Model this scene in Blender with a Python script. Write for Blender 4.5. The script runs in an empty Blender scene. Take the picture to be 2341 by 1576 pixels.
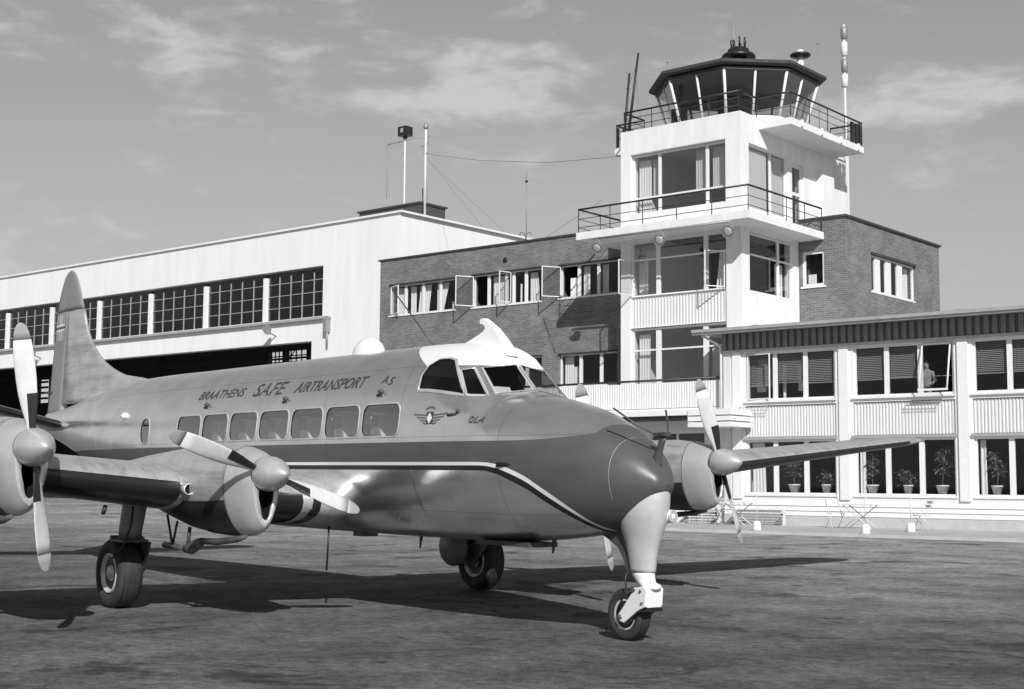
import bpy, math, random
import numpy as np
from mathutils import Matrix, Vector
random.seed(7)
S = bpy.context.scene
COL = S.collection
R = math.radians

# ------------------------------------------------------------------ camera
# World axes: +X runs along the terminal facade to the right, +Y goes into the depth, metres.
BE, TH, RO, CAMH = 0.6959, 0.0992, 0.0073, 1.3395
def yaw(x, y, z=0.0):                       # camera-aligned ground frame -> world
    c, s = math.cos(BE), math.sin(BE)
    return Vector((c * x - s * y, s * x + c * y, z))
cam_d = bpy.data.cameras.new('Camera'); cam = bpy.data.objects.new('Camera', cam_d); COL.objects.link(cam)
rv = yaw(1, 0); fv = yaw(0, math.cos(TH), math.sin(TH)); uv = yaw(0, -math.sin(TH), math.cos(TH))
r2 = rv * math.cos(RO) + uv * math.sin(RO); u2 = uv * math.cos(RO) - rv * math.sin(RO)
cam.matrix_world = Matrix((( r2.x, u2.x, -fv.x, 0), (r2.y, u2.y, -fv.y, 0), (r2.z, u2.z, -fv.z, CAMH), (0, 0, 0, 1)))
cam_d.sensor_width = 36.0; cam_d.lens = 49.05; cam_d.clip_start = 0.1; cam_d.clip_end = 6000
S.camera = cam

# ------------------------------------------------------------------ light
SUN_EL, SUN_AZ = R(33.5), R(-7.8)           # light travels away from the camera, a little to the left
ld = yaw(math.sin(SUN_AZ) * math.cos(SUN_EL), math.cos(SUN_AZ) * math.cos(SUN_EL), -math.sin(SUN_EL))
sun_d = bpy.data.lights.new('sun', 'SUN'); sun_d.energy = 5.0; sun_d.angle = R(0.53); sun_d.color = (1, 1, 1)
sun = bpy.data.objects.new('sun', sun_d); COL.objects.link(sun)
sun.rotation_euler = ld.to_track_quat('-Z', 'Y').to_euler(); sun.location = (0, -20, 40)
W = bpy.data.worlds.new('World'); S.world = W; W.use_nodes = True
nt = W.node_tree; nt.nodes.clear()
def wn(t, **k):
    n = nt.nodes.new(t)
    for a, b in k.items(): setattr(n, a, b)
    return n
wl = nt.links.new
sky = wn('ShaderNodeTexSky', sky_type='NISHITA', sun_disc=False, sun_elevation=SUN_EL)
sdir = -ld; sky.sun_rotation = math.atan2(sdir.x, sdir.y)
sky.air_density = 3.2; sky.dust_density = 0.0; sky.ozone_density = 1.0; sky.altitude = 0
bw = wn('ShaderNodeSeparateColor'); wl(sky.outputs[0], bw.inputs[0])   # only the red part of skylight is used: low sky bright, overhead fill cut
tc = wn('ShaderNodeTexCoord')
mp = wn('ShaderNodeMapping'); mp.inputs['Rotation'].default_value = (0, 0, -BE); wl(tc.outputs['Generated'], mp.inputs[0])
def wmath(op, a, b=None, clamp=False):
    n = wn('ShaderNodeMath', operation=op, use_clamp=clamp)
    for i, v in enumerate((a, b)):
        if v is None: continue
        if isinstance(v, (int, float)): n.inputs[i].default_value = v
        else: wl(v, n.inputs[i])
    return n.outputs[0]
st = wn('ShaderNodeMapping'); st.inputs['Scale'].default_value = (1, 1, 2.6); wl(mp.outputs[0], st.inputs[0])
nz = wn('ShaderNodeTexNoise'); nz.inputs['Scale'].default_value = 19.0; nz.inputs['Detail'].default_value = 10; nz.inputs['Roughness'].default_value = 0.58; nz.inputs['Distortion'].default_value = 0.3
wl(st.outputs[0], nz.inputs['Vector'])
nb = wn('ShaderNodeTexNoise'); nb.inputs['Scale'].default_value = 2.2; nb.inputs['Detail'].default_value = 3; wl(st.outputs[0], nb.inputs['Vector'])
# cloud banks: soft ellipses in the sky (camera-aligned direction), broken up by noise
def bank(px, py, sx, sy, amp):
    v = Vector(((px - 1170.5) / 3190, 1.0, (788 - py) / 3190 + TH)); v.normalize()
    sb = wn('ShaderNodeVectorMath', operation='SUBTRACT'); wl(mp.outputs[0], sb.inputs[0]); sb.inputs[1].default_value = v
    sc = wn('ShaderNodeVectorMath', operation='MULTIPLY'); wl(sb.outputs[0], sc.inputs[0]); sc.inputs[1].default_value = (3190 / sx, 3190 / sx, 3190 / sy)
    ln = wn('ShaderNodeVectorMath', operation='LENGTH'); wl(sc.outputs[0], ln.inputs[0])
    mr = wn('ShaderNodeMapRange', interpolation_type='SMOOTHSTEP'); wl(ln.outputs['Value'], mr.inputs[0])
    mr.inputs[1].default_value = 0.0; mr.inputs[2].default_value = 1.0; mr.inputs[3].default_value = amp; mr.inputs[4].default_value = 0.0
    return mr.outputs[0]
acc = None
for a in ((1130, 135, 260, 95, .40), (1080, 225, 440, 60, .26), (820, 215, 170, 45, .20), (260, 60, 700, 190, .20), (1120, 355, 330, 42, .22),
          (2170, 190, 400, 100, .44), (1950, 250, 300, 50, .18), (900, 100, 220, 80, .12), (1440, 150, 200, 60, .14), (420, 120, 420, 120, .16)):
    b = bank(*a); acc = b if acc is None else wmath('ADD', acc, b)
gen = wmath('MULTIPLY', wmath('SUBTRACT', nb.outputs[0], 0.46, True), 0.7)
dens = wmath('ADD', wmath('ADD', acc, gen), wmath('MULTIPLY', wmath('SUBTRACT', nz.outputs[0], 0.5), 1.15))
cm = wn('ShaderNodeMapRange', interpolation_type='SMOOTHSTEP'); wl(dens, cm.inputs[0])
cm.inputs[1].default_value = 0.10; cm.inputs[2].default_value = 0.52; cm.inputs[3].default_value = 0.0; cm.inputs[4].default_value = 1.0
# added haze veil brightens the low sky all round, with little overhead fill
sz = wn('ShaderNodeSeparateXYZ'); wl(tc.outputs['Generated'], sz.inputs[0])
vf = wn('ShaderNodeMapRange', interpolation_type='SMOOTHSTEP'); wl(sz.outputs[2], vf.inputs[0])
vf.inputs[1].default_value = 0.05; vf.inputs[2].default_value = 0.60; vf.inputs[3].default_value = 0.55; vf.inputs[4].default_value = 0.0
vm = wn('ShaderNodeMix', data_type='FLOAT'); wl(vf.outputs[0], vm.inputs[0]); wl(bw.outputs[0], vm.inputs[2]); vm.inputs[3].default_value = 9.2
mx = wn('ShaderNodeMix', data_type='FLOAT')
wl(wmath('MULTIPLY', cm.outputs[0], 0.88), mx.inputs[0]); wl(vm.outputs[0], mx.inputs[2]); mx.inputs[3].default_value = 11.5
bg = wn('ShaderNodeBackground'); bg.inputs[1].default_value = 0.058; wl(mx.outputs[0], bg.inputs[0])
wo = wn('ShaderNodeOutputWorld'); wl(bg.outputs[0], wo.inputs[0])
S.view_settings.view_transform = 'Standard'; S.view_settings.look = 'None'; S.view_settings.gamma = 1
S.view_settings.exposure = -0.13
S.view_settings.use_curve_mapping = False
S.render.engine = 'CYCLES'
try:
    S.cycles.max_bounces = 8; S.cycles.transparent_max_bounces = 24
except Exception: pass

# ------------------------------------------------------------------ materials (all neutral: a black and white photograph)
def new_mat(name):
    m = bpy.data.materials.new(name); m.use_nodes = True
    return m, m.node_tree, m.node_tree.nodes['Principled BSDF']
def g(v): return (v, v, v, 1)
def mat(name, v, rough=0.6, metal=0.0, var=0.0, scale=4.0, bump=0.0, bscale=30.0, spec=None, stretch=(1, 1, 1), detail=5):
    m, t, b = new_mat(name)
    b.inputs['Base Color'].default_value = g(v); b.inputs['Roughness'].default_value = rough; b.inputs['Metallic'].default_value = metal
    if spec is not None: b.inputs['Specular IOR Level'].default_value = spec
    if var or bump:
        tcn = t.nodes.new('ShaderNodeTexCoord'); mpn = t.nodes.new('ShaderNodeMapping'); mpn.inputs['Scale'].default_value = stretch
        t.links.new(tcn.outputs['Object'], mpn.inputs[0])
    if var:
        n = t.nodes.new('ShaderNodeTexNoise'); n.inputs['Scale'].default_value = scale; n.inputs['Detail'].default_value = detail; n.inputs['Roughness'].default_value = 0.62
        t.links.new(mpn.outputs[0], n.inputs['Vector'])
        r = t.nodes.new('ShaderNodeMapRange'); t.links.new(n.outputs[0], r.inputs[0])
        r.inputs[1].default_value = 0.28; r.inputs[2].default_value = 0.72; r.inputs[3].default_value = max(0, v * (1 - var)); r.inputs[4].default_value = v * (1 + var)
        t.links.new(r.outputs[0], b.inputs['Base Color'])
        r3 = t.nodes.new('ShaderNodeMapRange'); t.links.new(n.outputs[0], r3.inputs[0])
        r3.inputs[1].default_value = 0.3; r3.inputs[2].default_value = 0.7; r3.inputs[3].default_value = min(1, rough * 1.15); r3.inputs[4].default_value = rough * 0.85
        t.links.new(r3.outputs[0], b.inputs['Roughness'])
    if bump:
        n2 = t.nodes.new('ShaderNodeTexNoise'); n2.inputs['Scale'].default_value = bscale; n2.inputs['Detail'].default_value = 4
        t.links.new(mpn.outputs[0], n2.inputs['Vector'])
        bn = t.nodes.new('ShaderNodeBump'); bn.inputs['Strength'].default_value = bump; bn.inputs['Distance'].default_value = 0.02
        t.links.new(n2.outputs[0], bn.inputs['Height']); t.links.new(bn.outputs[0], b.inputs['Normal'])
    return m
M = {}
M['white'] = mat('white_plaster', 0.78, 0.75, var=0.09, scale=1.1, bump=0.2, bscale=14, stretch=(2.2, 2.2, .45), detail=8)
M['hangar'] = mat('white_hangar_sheet', 0.80, 0.7, var=0.07, scale=0.6, stretch=(3, 3, .3), bump=0.05, bscale=6, detail=8)
M['trim'] = mat('white_paint', 0.78, 0.5, var=0.05, scale=6)
M['cream'] = mat('pale_board_paint', 0.66, 0.6, var=0.06, scale=5, stretch=(4, 4, .6))
M['fascia'] = mat('fascia_wood', 0.21, 0.7, var=0.25, scale=6, stretch=(6, 6, .7))
M['fascia_dark'] = mat('fascia_gap', 0.10, 0.8)
M['gutter'] = mat('gutter_zinc', 0.46, 0.45, 0.3, var=0.12, scale=3)
M['darkmetal'] = mat('dark_iron', 0.03, 0.45, 0.2)
M['black'] = mat('black_paint', 0.018, 0.4)
M['roofing'] = mat('dark_roofing', 0.05, 0.8, var=0.2, scale=5)
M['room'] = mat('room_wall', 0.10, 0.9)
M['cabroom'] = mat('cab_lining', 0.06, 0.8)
M['curtain'] = mat('white_curtain', 0.75, 0.9, var=0.08, scale=8, stretch=(10, 10, .2))
M['curtain_grey'] = mat('grey_curtain', 0.55, 0.9, var=0.10, scale=8, stretch=(10, 10, .2))
M['blind'] = mat('blind_slat', 0.24, 0.6)
M['concrete'] = mat('plinth_concrete', 0.50, 0.85, var=0.10, scale=3)
M['pot'] = mat('white_pot', 0.8, 0.5)
M['leaf'] = mat('houseplant_leaf', 0.16, 0.5, var=0.35, scale=9)
M['mast_white'] = mat('mast_white', 0.72, 0.5)
M['mast_grey'] = mat('mast_grey', 0.30, 0.5, 0.3)
M['wire'] = mat('wire', 0.10, 0.5)
M['penthouse'] = mat('tarred_penthouse', 0.060, 0.8, var=0.25, scale=2, stretch=(.5, .5, 6))
M['silver'] = mat('aluminium_paint', 0.62, 0.38, 0.45, var=0.13, scale=3.0, bump=0.10, bscale=4, detail=7)
M['silverbright'] = mat('bright_aluminium', 0.66, 0.32, 0.5, var=0.12, scale=5, bump=0.06, bscale=6, detail=7)
def skin_mat():
    m, t, b = new_mat('panelled_aluminium'); L = t.links.new
    tcn = t.nodes.new('ShaderNodeTexCoord'); sx = t.nodes.new('ShaderNodeSeparateXYZ'); L(tcn.outputs['Object'], sx.inputs[0])
    def mth(op, a, bb=None, clamp=False):
        n = t.nodes.new('ShaderNodeMath'); n.operation = op; n.use_clamp = clamp
        for i, v in enumerate((a, bb)):
            if v is None: continue
            if isinstance(v, (int, float)): n.inputs[i].default_value = v
            else: L(v, n.inputs[i])
        return n.outputs[0]
    def tick(s, per, off, w): return mth('LESS_THAN', mth('ABSOLUTE', mth('SUBTRACT', mth('FRACT', mth('DIVIDE', mth('ADD', s, off), per)), .5)), w / per)
    def noise(sc, scale, det):
        mp_ = t.nodes.new('ShaderNodeMapping'); mp_.inputs['Scale'].default_value = sc; L(tcn.outputs['Object'], mp_.inputs[0])
        n = t.nodes.new('ShaderNodeTexNoise'); n.inputs['Scale'].default_value = scale; n.inputs['Detail'].default_value = det; n.inputs['Roughness'].default_value = .65; L(mp_.outputs[0], n.inputs['Vector']); return n.outputs[0]
    def mr(s, a, bb, c, d):
        q = t.nodes.new('ShaderNodeMapRange'); L(s, q.inputs[0])
        for i, v in enumerate((a, bb, c, d)): q.inputs[i + 1].default_value = v
        return q.outputs[0]
    lines = mth('SUBTRACT', 1.0, mth('MULTIPLY', mth('MAXIMUM', tick(sx.outputs[0], .62, 40.1, .003), tick(sx.outputs[1], .57, 40.28, .003)), .35))
    streak = mr(noise((.35, 3.5, 3.5), 3.0, 6), .48, .74, 1.0, .55)          # oil and exhaust streaks along the airflow
    c = mth('MULTIPLY', mth('MULTIPLY', mth('MULTIPLY', mr(noise((1, 1, 1), 3.0, 6), .3, .7, .52, .70), lines), streak), 1.0)
    L(c, b.inputs['Base Color']); b.inputs['Metallic'].default_value = .5; L(mr(noise((1, 1, 1), 2.2, 1), .3, .7, .44, .30), b.inputs['Roughness'])
    bn = t.nodes.new('ShaderNodeBump'); bn.inputs['Strength'].default_value = .10; bn.inputs['Distance'].default_value = .02; L(noise((1, 1, 1), 4.0, 3), bn.inputs['Height']); L(bn.outputs[0], b.inputs['Normal'])
    return m
M['legpaint'] = mat('leg_paint', 0.62, 0.38, 0.25, var=.12, scale=7, bump=.05, bscale=6, detail=7); M['skin'] = skin_mat(); M['fairing'] = mat('shaded_fairing', 0.26, 0.45, 0.3, var=.2, scale=6)  # fairing grey carries the shade on main legs and wheel fairings
M['boot'] = mat('deicer_rubber', 0.016, 0.28, spec=0.6)
M['rubber'] = mat('tyre_rubber', 0.035, 0.7, var=0.3, scale=9)
M['rim'] = mat('wheel_rim', 0.66, 0.35, 0.3)
M['acwhite'] = mat('aircraft_white', 0.82, 0.35)
M['acdark'] = mat('aircraft_dark_grey', 0.07, 0.35)
M['tipgrey'] = mat('blade_tip_grey', 0.33, 0.45)
M['blade'] = mat('blade_paint', 0.66, 0.4, var=.1, scale=9)
M['ink'] = mat('dark_lettering', 0.055, 0.5)
M['inkmid'] = mat('mid_lettering', 0.12, 0.5)
M['seat'] = mat('seat_cloth', 0.22, 0.9)
M['linen'] = mat('seat_linen', 0.8, 0.9)
M['exhaust'] = mat('exhaust_steel', 0.15, 0.45, 0.5, var=0.3, scale=10)
M['flood'] = mat('floodlight_enamel', 0.24, 0.3, 0.2)
M['flesh'] = mat('flesh', 0.38, 0.6); M['suit'] = mat('grey_jacket', 0.24, 0.9, var=.3, scale=14); M['hair'] = mat('dark_hair', 0.05, 0.7); M['trouser'] = mat('dark_trousers', 0.06, 0.9)
M['iron_white'] = mat('white_iron', 0.62, 0.5); M['slat'] = mat('slat_wood', 0.26, 0.7, var=0.2, scale=8)
M['paper'] = mat('paper', 0.8, 0.8)
M['lens'] = mat('lamp_lens', 0.35, 0.12, spec=0.8)

def glass(name, tint=0.85, rough=0.02, ior=1.5, boost=0.0):
    m = bpy.data.materials.new(name); m.use_nodes = True; t = m.node_tree; t.nodes.clear()
    tr = t.nodes.new('ShaderNodeBsdfTransparent'); tr.inputs[0].default_value = g(tint)
    gl = t.nodes.new('ShaderNodeBsdfGlossy'); gl.inputs['Roughness'].default_value = rough; gl.inputs[0].default_value = g(0.9)
    fr = t.nodes.new('ShaderNodeFresnel'); fr.inputs[0].default_value = ior
    src = fr.outputs[0]
    ge = t.nodes.new('ShaderNodeNewGeometry'); io = t.nodes.new('ShaderNodeMix'); io.data_type = 'FLOAT'      # a thin pane reflects alike from both sides
    t.links.new(ge.outputs['Backfacing'], io.inputs[0]); io.inputs[2].default_value = ior; io.inputs[3].default_value = 1 / ior; t.links.new(io.outputs[0], fr.inputs[0])
    if boost:
        ad = t.nodes.new('ShaderNodeMath'); ad.operation = 'ADD'; ad.use_clamp = True; t.links.new(src, ad.inputs[0]); ad.inputs[1].default_value = boost; src = ad.outputs[0]
    mi = t.nodes.new('ShaderNodeMixShader'); t.links.new(src, mi.inputs[0]); t.links.new(tr.outputs[0], mi.inputs[1]); t.links.new(gl.outputs[0], mi.inputs[2])
    o = t.nodes.new('ShaderNodeOutputMaterial'); t.links.new(mi.outputs[0], o.inputs[0])
    return m
M['glass'] = glass('window_glass', 0.86, 0.02, 1.5, 0.0); M['glass_t'] = glass('tower_glass', 0.88, 0.02, 1.5, 0.10)
M['glass_dark'] = glass('hangar_glass', 0.55, 0.05)
M['glass_cab'] = glass('aircraft_perspex', 0.92, 0.04, 1.45, 0.26)
M['glass_cockpit'] = glass('cockpit_glass', 0.75, 0.03, 1.45, 0.02)

def brick_mat(name, c1, c2, mort, vertical_axis='XZ'):
    m, t, b = new_mat(name)
    tcn = t.nodes.new('ShaderNodeTexCoord'); sx = t.nodes.new('ShaderNodeSeparateXYZ'); t.links.new(tcn.outputs['Object'], sx.inputs[0])
    ad = t.nodes.new('ShaderNodeMath'); ad.operation = 'ADD'; t.links.new(sx.outputs[0], ad.inputs[0]); t.links.new(sx.outputs[1], ad.inputs[1])
    cb = t.nodes.new('ShaderNodeCombineXYZ'); t.links.new(ad.outputs[0], cb.inputs[0]); t.links.new(sx.outputs[2], cb.inputs[1])
    br = t.nodes.new('ShaderNodeTexBrick'); t.links.new(cb.outputs[0], br.inputs['Vector'])
    br.inputs['Color1'].default_value = g(c1); br.inputs['Color2'].default_value = g(c2); br.inputs['Mortar'].default_value = g(mort)
    br.inputs['Scale'].default_value = 1.0; br.inputs['Brick Width'].default_value = 0.25; br.inputs['Row Height'].default_value = 0.077; br.inputs['Mortar Size'].default_value = 0.010; br.inputs['Bias'].default_value = -0.2
    n = t.nodes.new('ShaderNodeTexNoise'); n.inputs['Scale'].default_value = 1.1; n.inputs['Detail'].default_value = 6; t.links.new(tcn.outputs['Object'], n.inputs['Vector'])
    mr = t.nodes.new('ShaderNodeMapRange'); t.links.new(n.outputs[0], mr.inputs[0]); mr.inputs[1].default_value = .3; mr.inputs[2].default_value = .7; mr.inputs[3].default_value = .82; mr.inputs[4].default_value = 1.18
    mm = t.nodes.new('ShaderNodeMix'); mm.data_type = 'RGBA'; mm.blend_type = 'MULTIPLY'; mm.inputs[0].default_value = 1
    t.links.new(br.outputs[0], mm.inputs[6]); t.links.new(mr.outputs[0], mm.inputs[7]); t.links.new(mm.outputs[2], b.inputs['Base Color'])
    b.inputs['Roughness'].default_value = .9
    bn = t.nodes.new('ShaderNodeBump'); bn.inputs['Strength'].default_value = .5; bn.inputs['Distance'].default_value = .01; bn.invert = True
    t.links.new(br.outputs['Fac'], bn.inputs['Height']); t.links.new(bn.outputs[0], b.inputs['Normal'])
    return m
M['brick'] = brick_mat('grey_brick', 0.125, 0.205, 0.25)

def apron_mat():
    m, t, b = new_mat('apron_asphalt')
    tcn = t.nodes.new('ShaderNodeTexCoord')
    def noise(scale, detail, rough=.6, dist=0.0, rot=0.0, sc=(1, 1, 1)):
        mpn = t.nodes.new('ShaderNodeMapping'); mpn.inputs['Rotation'].default_value = (0, 0, rot); mpn.inputs['Scale'].default_value = sc; t.links.new(tcn.outputs['Object'], mpn.inputs[0])
        n = t.nodes.new('ShaderNodeTexNoise'); n.inputs['Scale'].default_value = scale; n.inputs['Detail'].default_value = detail; n.inputs['Roughness'].default_value = rough; n.inputs['Distortion'].default_value = dist
        t.links.new(mpn.outputs[0], n.inputs['Vector']); return n.outputs[0]
    def mr(s, a, bb, c, d):
        n = t.nodes.new('ShaderNodeMapRange'); t.links.new(s, n.inputs[0])
        for i, v in enumerate((a, bb, c, d)): n.inputs[i + 1].default_value = v
        return n.outputs[0]
    def mul(a, bb):
        n = t.nodes.new('ShaderNodeMath'); n.operation = 'MULTIPLY'; t.links.new(a, n.inputs[0]); t.links.new(bb, n.inputs[1]); return n.outputs[0]
    big = mr(noise(0.16, 4), .35, .65, .80, 1.20)
    mid = mul(mr(noise(0.9, 8, .72, .3), .36, .64, .66, 1.34), mr(noise(8.0, 9, .85, .2), .38, .62, .52, 1.48))
    fine = mr(noise(70, 5, .85), .35, .65, .55, 1.45)
    stain = mul(mr(noise(0.55, 6, .65, 1.2), .56, .63, 1.0, .48), mr(noise(3.1, 3, .5, .3), .70, .74, 1.0, .35))
    speck = mr(noise(22, 2), .68, .72, 1.0, 2.2)
    v = t.nodes.new('ShaderNodeValue'); v.outputs[0].default_value = 0.128
    # paler towards the terminal, with a ragged transition
    sp = t.nodes.new('ShaderNodeSeparateXYZ'); t.links.new(tcn.outputs['Object'], sp.inputs[0])
    jn = t.nodes.new('ShaderNodeMath'); jn.operation = 'MULTIPLY_ADD'; t.links.new(noise(0.22, 5, .6, .6), jn.inputs[0]); jn.inputs[1].default_value = 16.0; t.links.new(sp.outputs[1], jn.inputs[2])
    pale = mr(jn.outputs[0], 20.0, 36.0, 1.0, 2.3)
    c = mul(mul(mul(mul(mul(mul(v.outputs[0], big), mid), fine), stain), speck), pale)
    t.links.new(c, b.inputs['Base Color']); b.inputs['Roughness'].default_value = .82; b.inputs['Specular IOR Level'].default_value = .08
    bn = t.nodes.new('ShaderNodeBump'); bn.inputs['Strength'].default_value = .5; bn.inputs['Distance'].default_value = .02
    t.links.new(noise(30, 5, .7), bn.inputs['Height']); t.links.new(bn.outputs[0], b.inputs['Normal'])
    return m
M['apron'] = apron_mat()
M['terrace'] = mat('terrace_paving', 0.42, 0.9, var=0.14, scale=1.2, detail=7)

# ------------------------------------------------------------------ mesh helpers
class MB:
    def __init__(s): s.v = []; s.f = []; s.sm = []
    def add(s, vs, fs, smooth=False):
        o = len(s.v); s.v += [tuple(p) for p in vs]
        for f in fs: s.f.append(tuple(i + o for i in f)); s.sm.append(smooth)
        return s
    def box(s, x0, x1, y0, y1, z0, z1):
        return s.add([(x0, y0, z0), (x1, y0, z0), (x1, y1, z0), (x0, y1, z0), (x0, y0, z1), (x1, y0, z1), (x1, y1, z1), (x0, y1, z1)],
                     [(0, 3, 2, 1), (4, 5, 6, 7), (0, 1, 5, 4), (1, 2, 6, 5), (2, 3, 7, 6), (3, 0, 4, 7)])
    def tube(s, p0, p1, r, n=8, r1=None, smooth=True):
        return s.path([p0, p1], [r, r if r1 is None else r1], n, smooth)
    def path(s, pts, r, n=8, smooth=True):
        pts = [Vector(p) for p in pts]; rs = r if isinstance(r, (list, tuple)) else [r] * len(pts)
        vs = []; up = None
        for i, p in enumerate(pts):
            d = (pts[min(i + 1, len(pts) - 1)] - pts[max(i - 1, 0)]).normalized()
            if up is None or abs(up.dot(d)) > .98: up = Vector((0, 0, 1)) if abs(d.z) < .9 else Vector((1, 0, 0))
            a = d.cross(up).normalized(); b = a.cross(d).normalized(); up = b
            for k in range(n):
                t = 2 * math.pi * k / n; vs.append(p + (a * math.cos(t) + b * math.sin(t)) * rs[i])
        fs = [(i * n + k, i * n + (k + 1) % n, (i + 1) * n + (k + 1) % n, (i + 1) * n + k) for i in range(len(pts) - 1) for k in range(n)]
        s.add(vs, fs, smooth)
        o = len(s.v) - len(vs); s.f.append(tuple(o + k for k in range(n))[::-1]); s.sm.append(False)
        s.f.append(tuple(o + (len(pts) - 1) * n + k for k in range(n))); s.sm.append(False)
        return s
    def loft(s, rings, cap0=True, cap1=True, smooth=True, closed=True):
        n = len(rings[0]); vs = [p for r in rings for p in r]
        kk = range(n) if closed else range(n - 1)
        fs = [(i * n + k, i * n + (k + 1) % n, (i + 1) * n + (k + 1) % n, (i + 1) * n + k) for i in range(len(rings) - 1) for k in kk]
        o = len(s.v); s.add(vs, fs, smooth)
        if cap0: s.f.append(tuple(o + k for k in range(n))[::-1]); s.sm.append(False)
        if cap1: s.f.append(tuple(o + (len(rings) - 1) * n + k for k in range(n))); s.sm.append(False)
        return s
    def lathe(s, prof, o=(0, 0, 0), ax='z', n=20, smooth=True, cap=True):
        rings = []
        for r, h in prof:
            ring = []
            for k in range(n):
                t = 2 * math.pi * k / n; a, b = r * math.cos(t), r * math.sin(t)
                ring.append({'z': (o[0] + a, o[1] + b, o[2] + h), 'x': (o[0] + h, o[1] + a, o[2] + b), 'y': (o[0] + b, o[1] + h, o[2] + a)}[ax])
            rings.append(ring)
        return s.loft(rings, cap and prof[0][0] > 1e-4, cap and prof[-1][0] > 1e-4, smooth)
    def prism(s, poly, a, b, ax='y'):
        f = {'y': lambda p, t: (p[0], t, p[1]), 'x': lambda p, t: (t, p[0], p[1]), 'z': lambda p, t: (p[0], p[1], t)}[ax]
        return s.loft([[f(p, a) for p in poly], [f(p, b) for p in poly]], smooth=False)
    def build(s, name, m, parent=None, origin=None):
        me = bpy.data.meshes.new(name)
        vs = s.v
        if origin: vs = [(p[0] - origin[0], p[1] - origin[1], p[2] - origin[2]) for p in vs]
        me.from_pydata(vs, [], s.f); me.polygons.foreach_set('use_smooth', s.sm); me.update()
        import bmesh
        bm = bmesh.new(); bm.from_mesh(me); bmesh.ops.recalc_face_normals(bm, faces=bm.faces); bm.to_mesh(me); bm.free()
        me.materials.append(M[m] if isinstance(m, str) else m)
        return link(name, me, parent, origin)
def link(name, me, parent=None, origin=None):
    o = bpy.data.objects.new(name, me); COL.objects.link(o)
    if origin: o.location = origin
    if parent is not None: o.parent = parent
    return o
def tag(o, label=None, cat=None, group=None, kind=None):
    for k, v in (('label', label), ('category', cat), ('group', group), ('kind', kind)):
        if v: o[k] = v
    return o
def empty(name, loc, label, cat, group=None, rz=0.0):
    o = bpy.data.objects.new(name, None); COL.objects.link(o); o.location = loc; o.rotation_euler = (0, 0, rz); o.empty_display_size = .3
    return tag(o, label, cat, group)
def copy_tree(o, parent=None):
    c = o.copy(); COL.objects.link(c); c.parent = parent
    for ch in list(o.children): copy_tree(ch, c)
    return c
def bevel(o, w=0.01, seg=2):
    md = o.modifiers.new('bevel', 'BEVEL'); md.width = w; md.segments = seg; md.limit_method = 'ANGLE'; return o
def wall(mb, a0, a1, z0, z1, holes, d0, d1, ax='x'):
    """wall panel in the (a, z) plane from depth d0 (outer) to d1, with rectangular openings"""
    A = sorted({a0, a1} | {min(max(h[i], a0), a1) for h in holes for i in (0, 1)}); Z = sorted({z0, z1} | {min(max(h[i], z0), z1) for h in holes for i in (2, 3)})
    solid = lambda i, j: 0 <= i < len(A) - 1 and 0 <= j < len(Z) - 1 and not any(h[0] <= (A[i] + A[i + 1]) / 2 <= h[1] and h[2] <= (Z[j] + Z[j + 1]) / 2 <= h[3] for h in holes)
    P = (lambda a, d, z: (a, d, z)) if ax == 'x' else (lambda a, d, z: (d, a, z))
    for i in range(len(A) - 1):
        for j in range(len(Z) - 1):
            if not solid(i, j): continue
            x0, x1, y0, y1 = A[i], A[i + 1], Z[j], Z[j + 1]
            mb.add([P(x0, d0, y0), P(x1, d0, y0), P(x1, d0, y1), P(x0, d0, y1)], [(0, 1, 2, 3)])
            mb.add([P(x0, d1, y0), P(x1, d1, y0), P(x1, d1, y1), P(x0, d1, y1)], [(3, 2, 1, 0)])
            for (di, dj, e0, e1) in ((-1, 0, (x0, y0), (x0, y1)), (1, 0, (x1, y0), (x1, y1)), (0, -1, (x0, y0), (x1, y0)), (0, 1, (x0, y1), (x1, y1))):
                if not solid(i + di, j + dj):
                    mb.add([P(e0[0], d0, e0[1]), P(e1[0], d0, e1[1]), P(e1[0], d1, e1[1]), P(e0[0], d1, e0[1])], [(0, 1, 2, 3)])
    return mb
def corrugated(mb, a0, a1, z0, z1, d, pitch=.13, depth=.03, ax='x'):
    """vertical trapezoid corrugation facing -d"""
    P = (lambda a, dd, z: (a, dd, z)) if ax == 'x' else (lambda a, dd, z: (dd, a, z))
    n = max(1, round((a1 - a0) / pitch)); p = (a1 - a0) / n; pts = []
    for i in range(n):
        b = a0 + i * p; pts += [(b, 0), (b + .35 * p, 0), (b + .5 * p, depth), (b + .85 * p, depth)]
    pts.append((a1, 0))
    vs = [P(a, d + dd, z0) for a, dd in pts] + [P(a, d + dd, z1) for a, dd in pts]; m = len(pts)
    mb.add(vs, [(i, i + 1, m + i + 1, m + i) for i in range(m - 1)])
    return mb

# ================================================================== SETTING
apron = MB().add([(-900, -900, 0), (900, -900, 0), (900, 900, 0), (-900, 900, 0)], [(0, 1, 2, 3)]).build('apron', 'apron'); tag(apron, kind='structure')
ter = MB().box(-40, 20, 34.4, 40.55, 0.0, 0.07)
terrace = ter.build('terrace_pavement', 'terrace'); tag(terrace, kind='structure')
kerb = MB().box(-40.01, 20.01, 34.18, 34.396, 0.0, 0.085).build('kerb', 'concrete'); tag(kerb, kind='structure')

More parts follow.
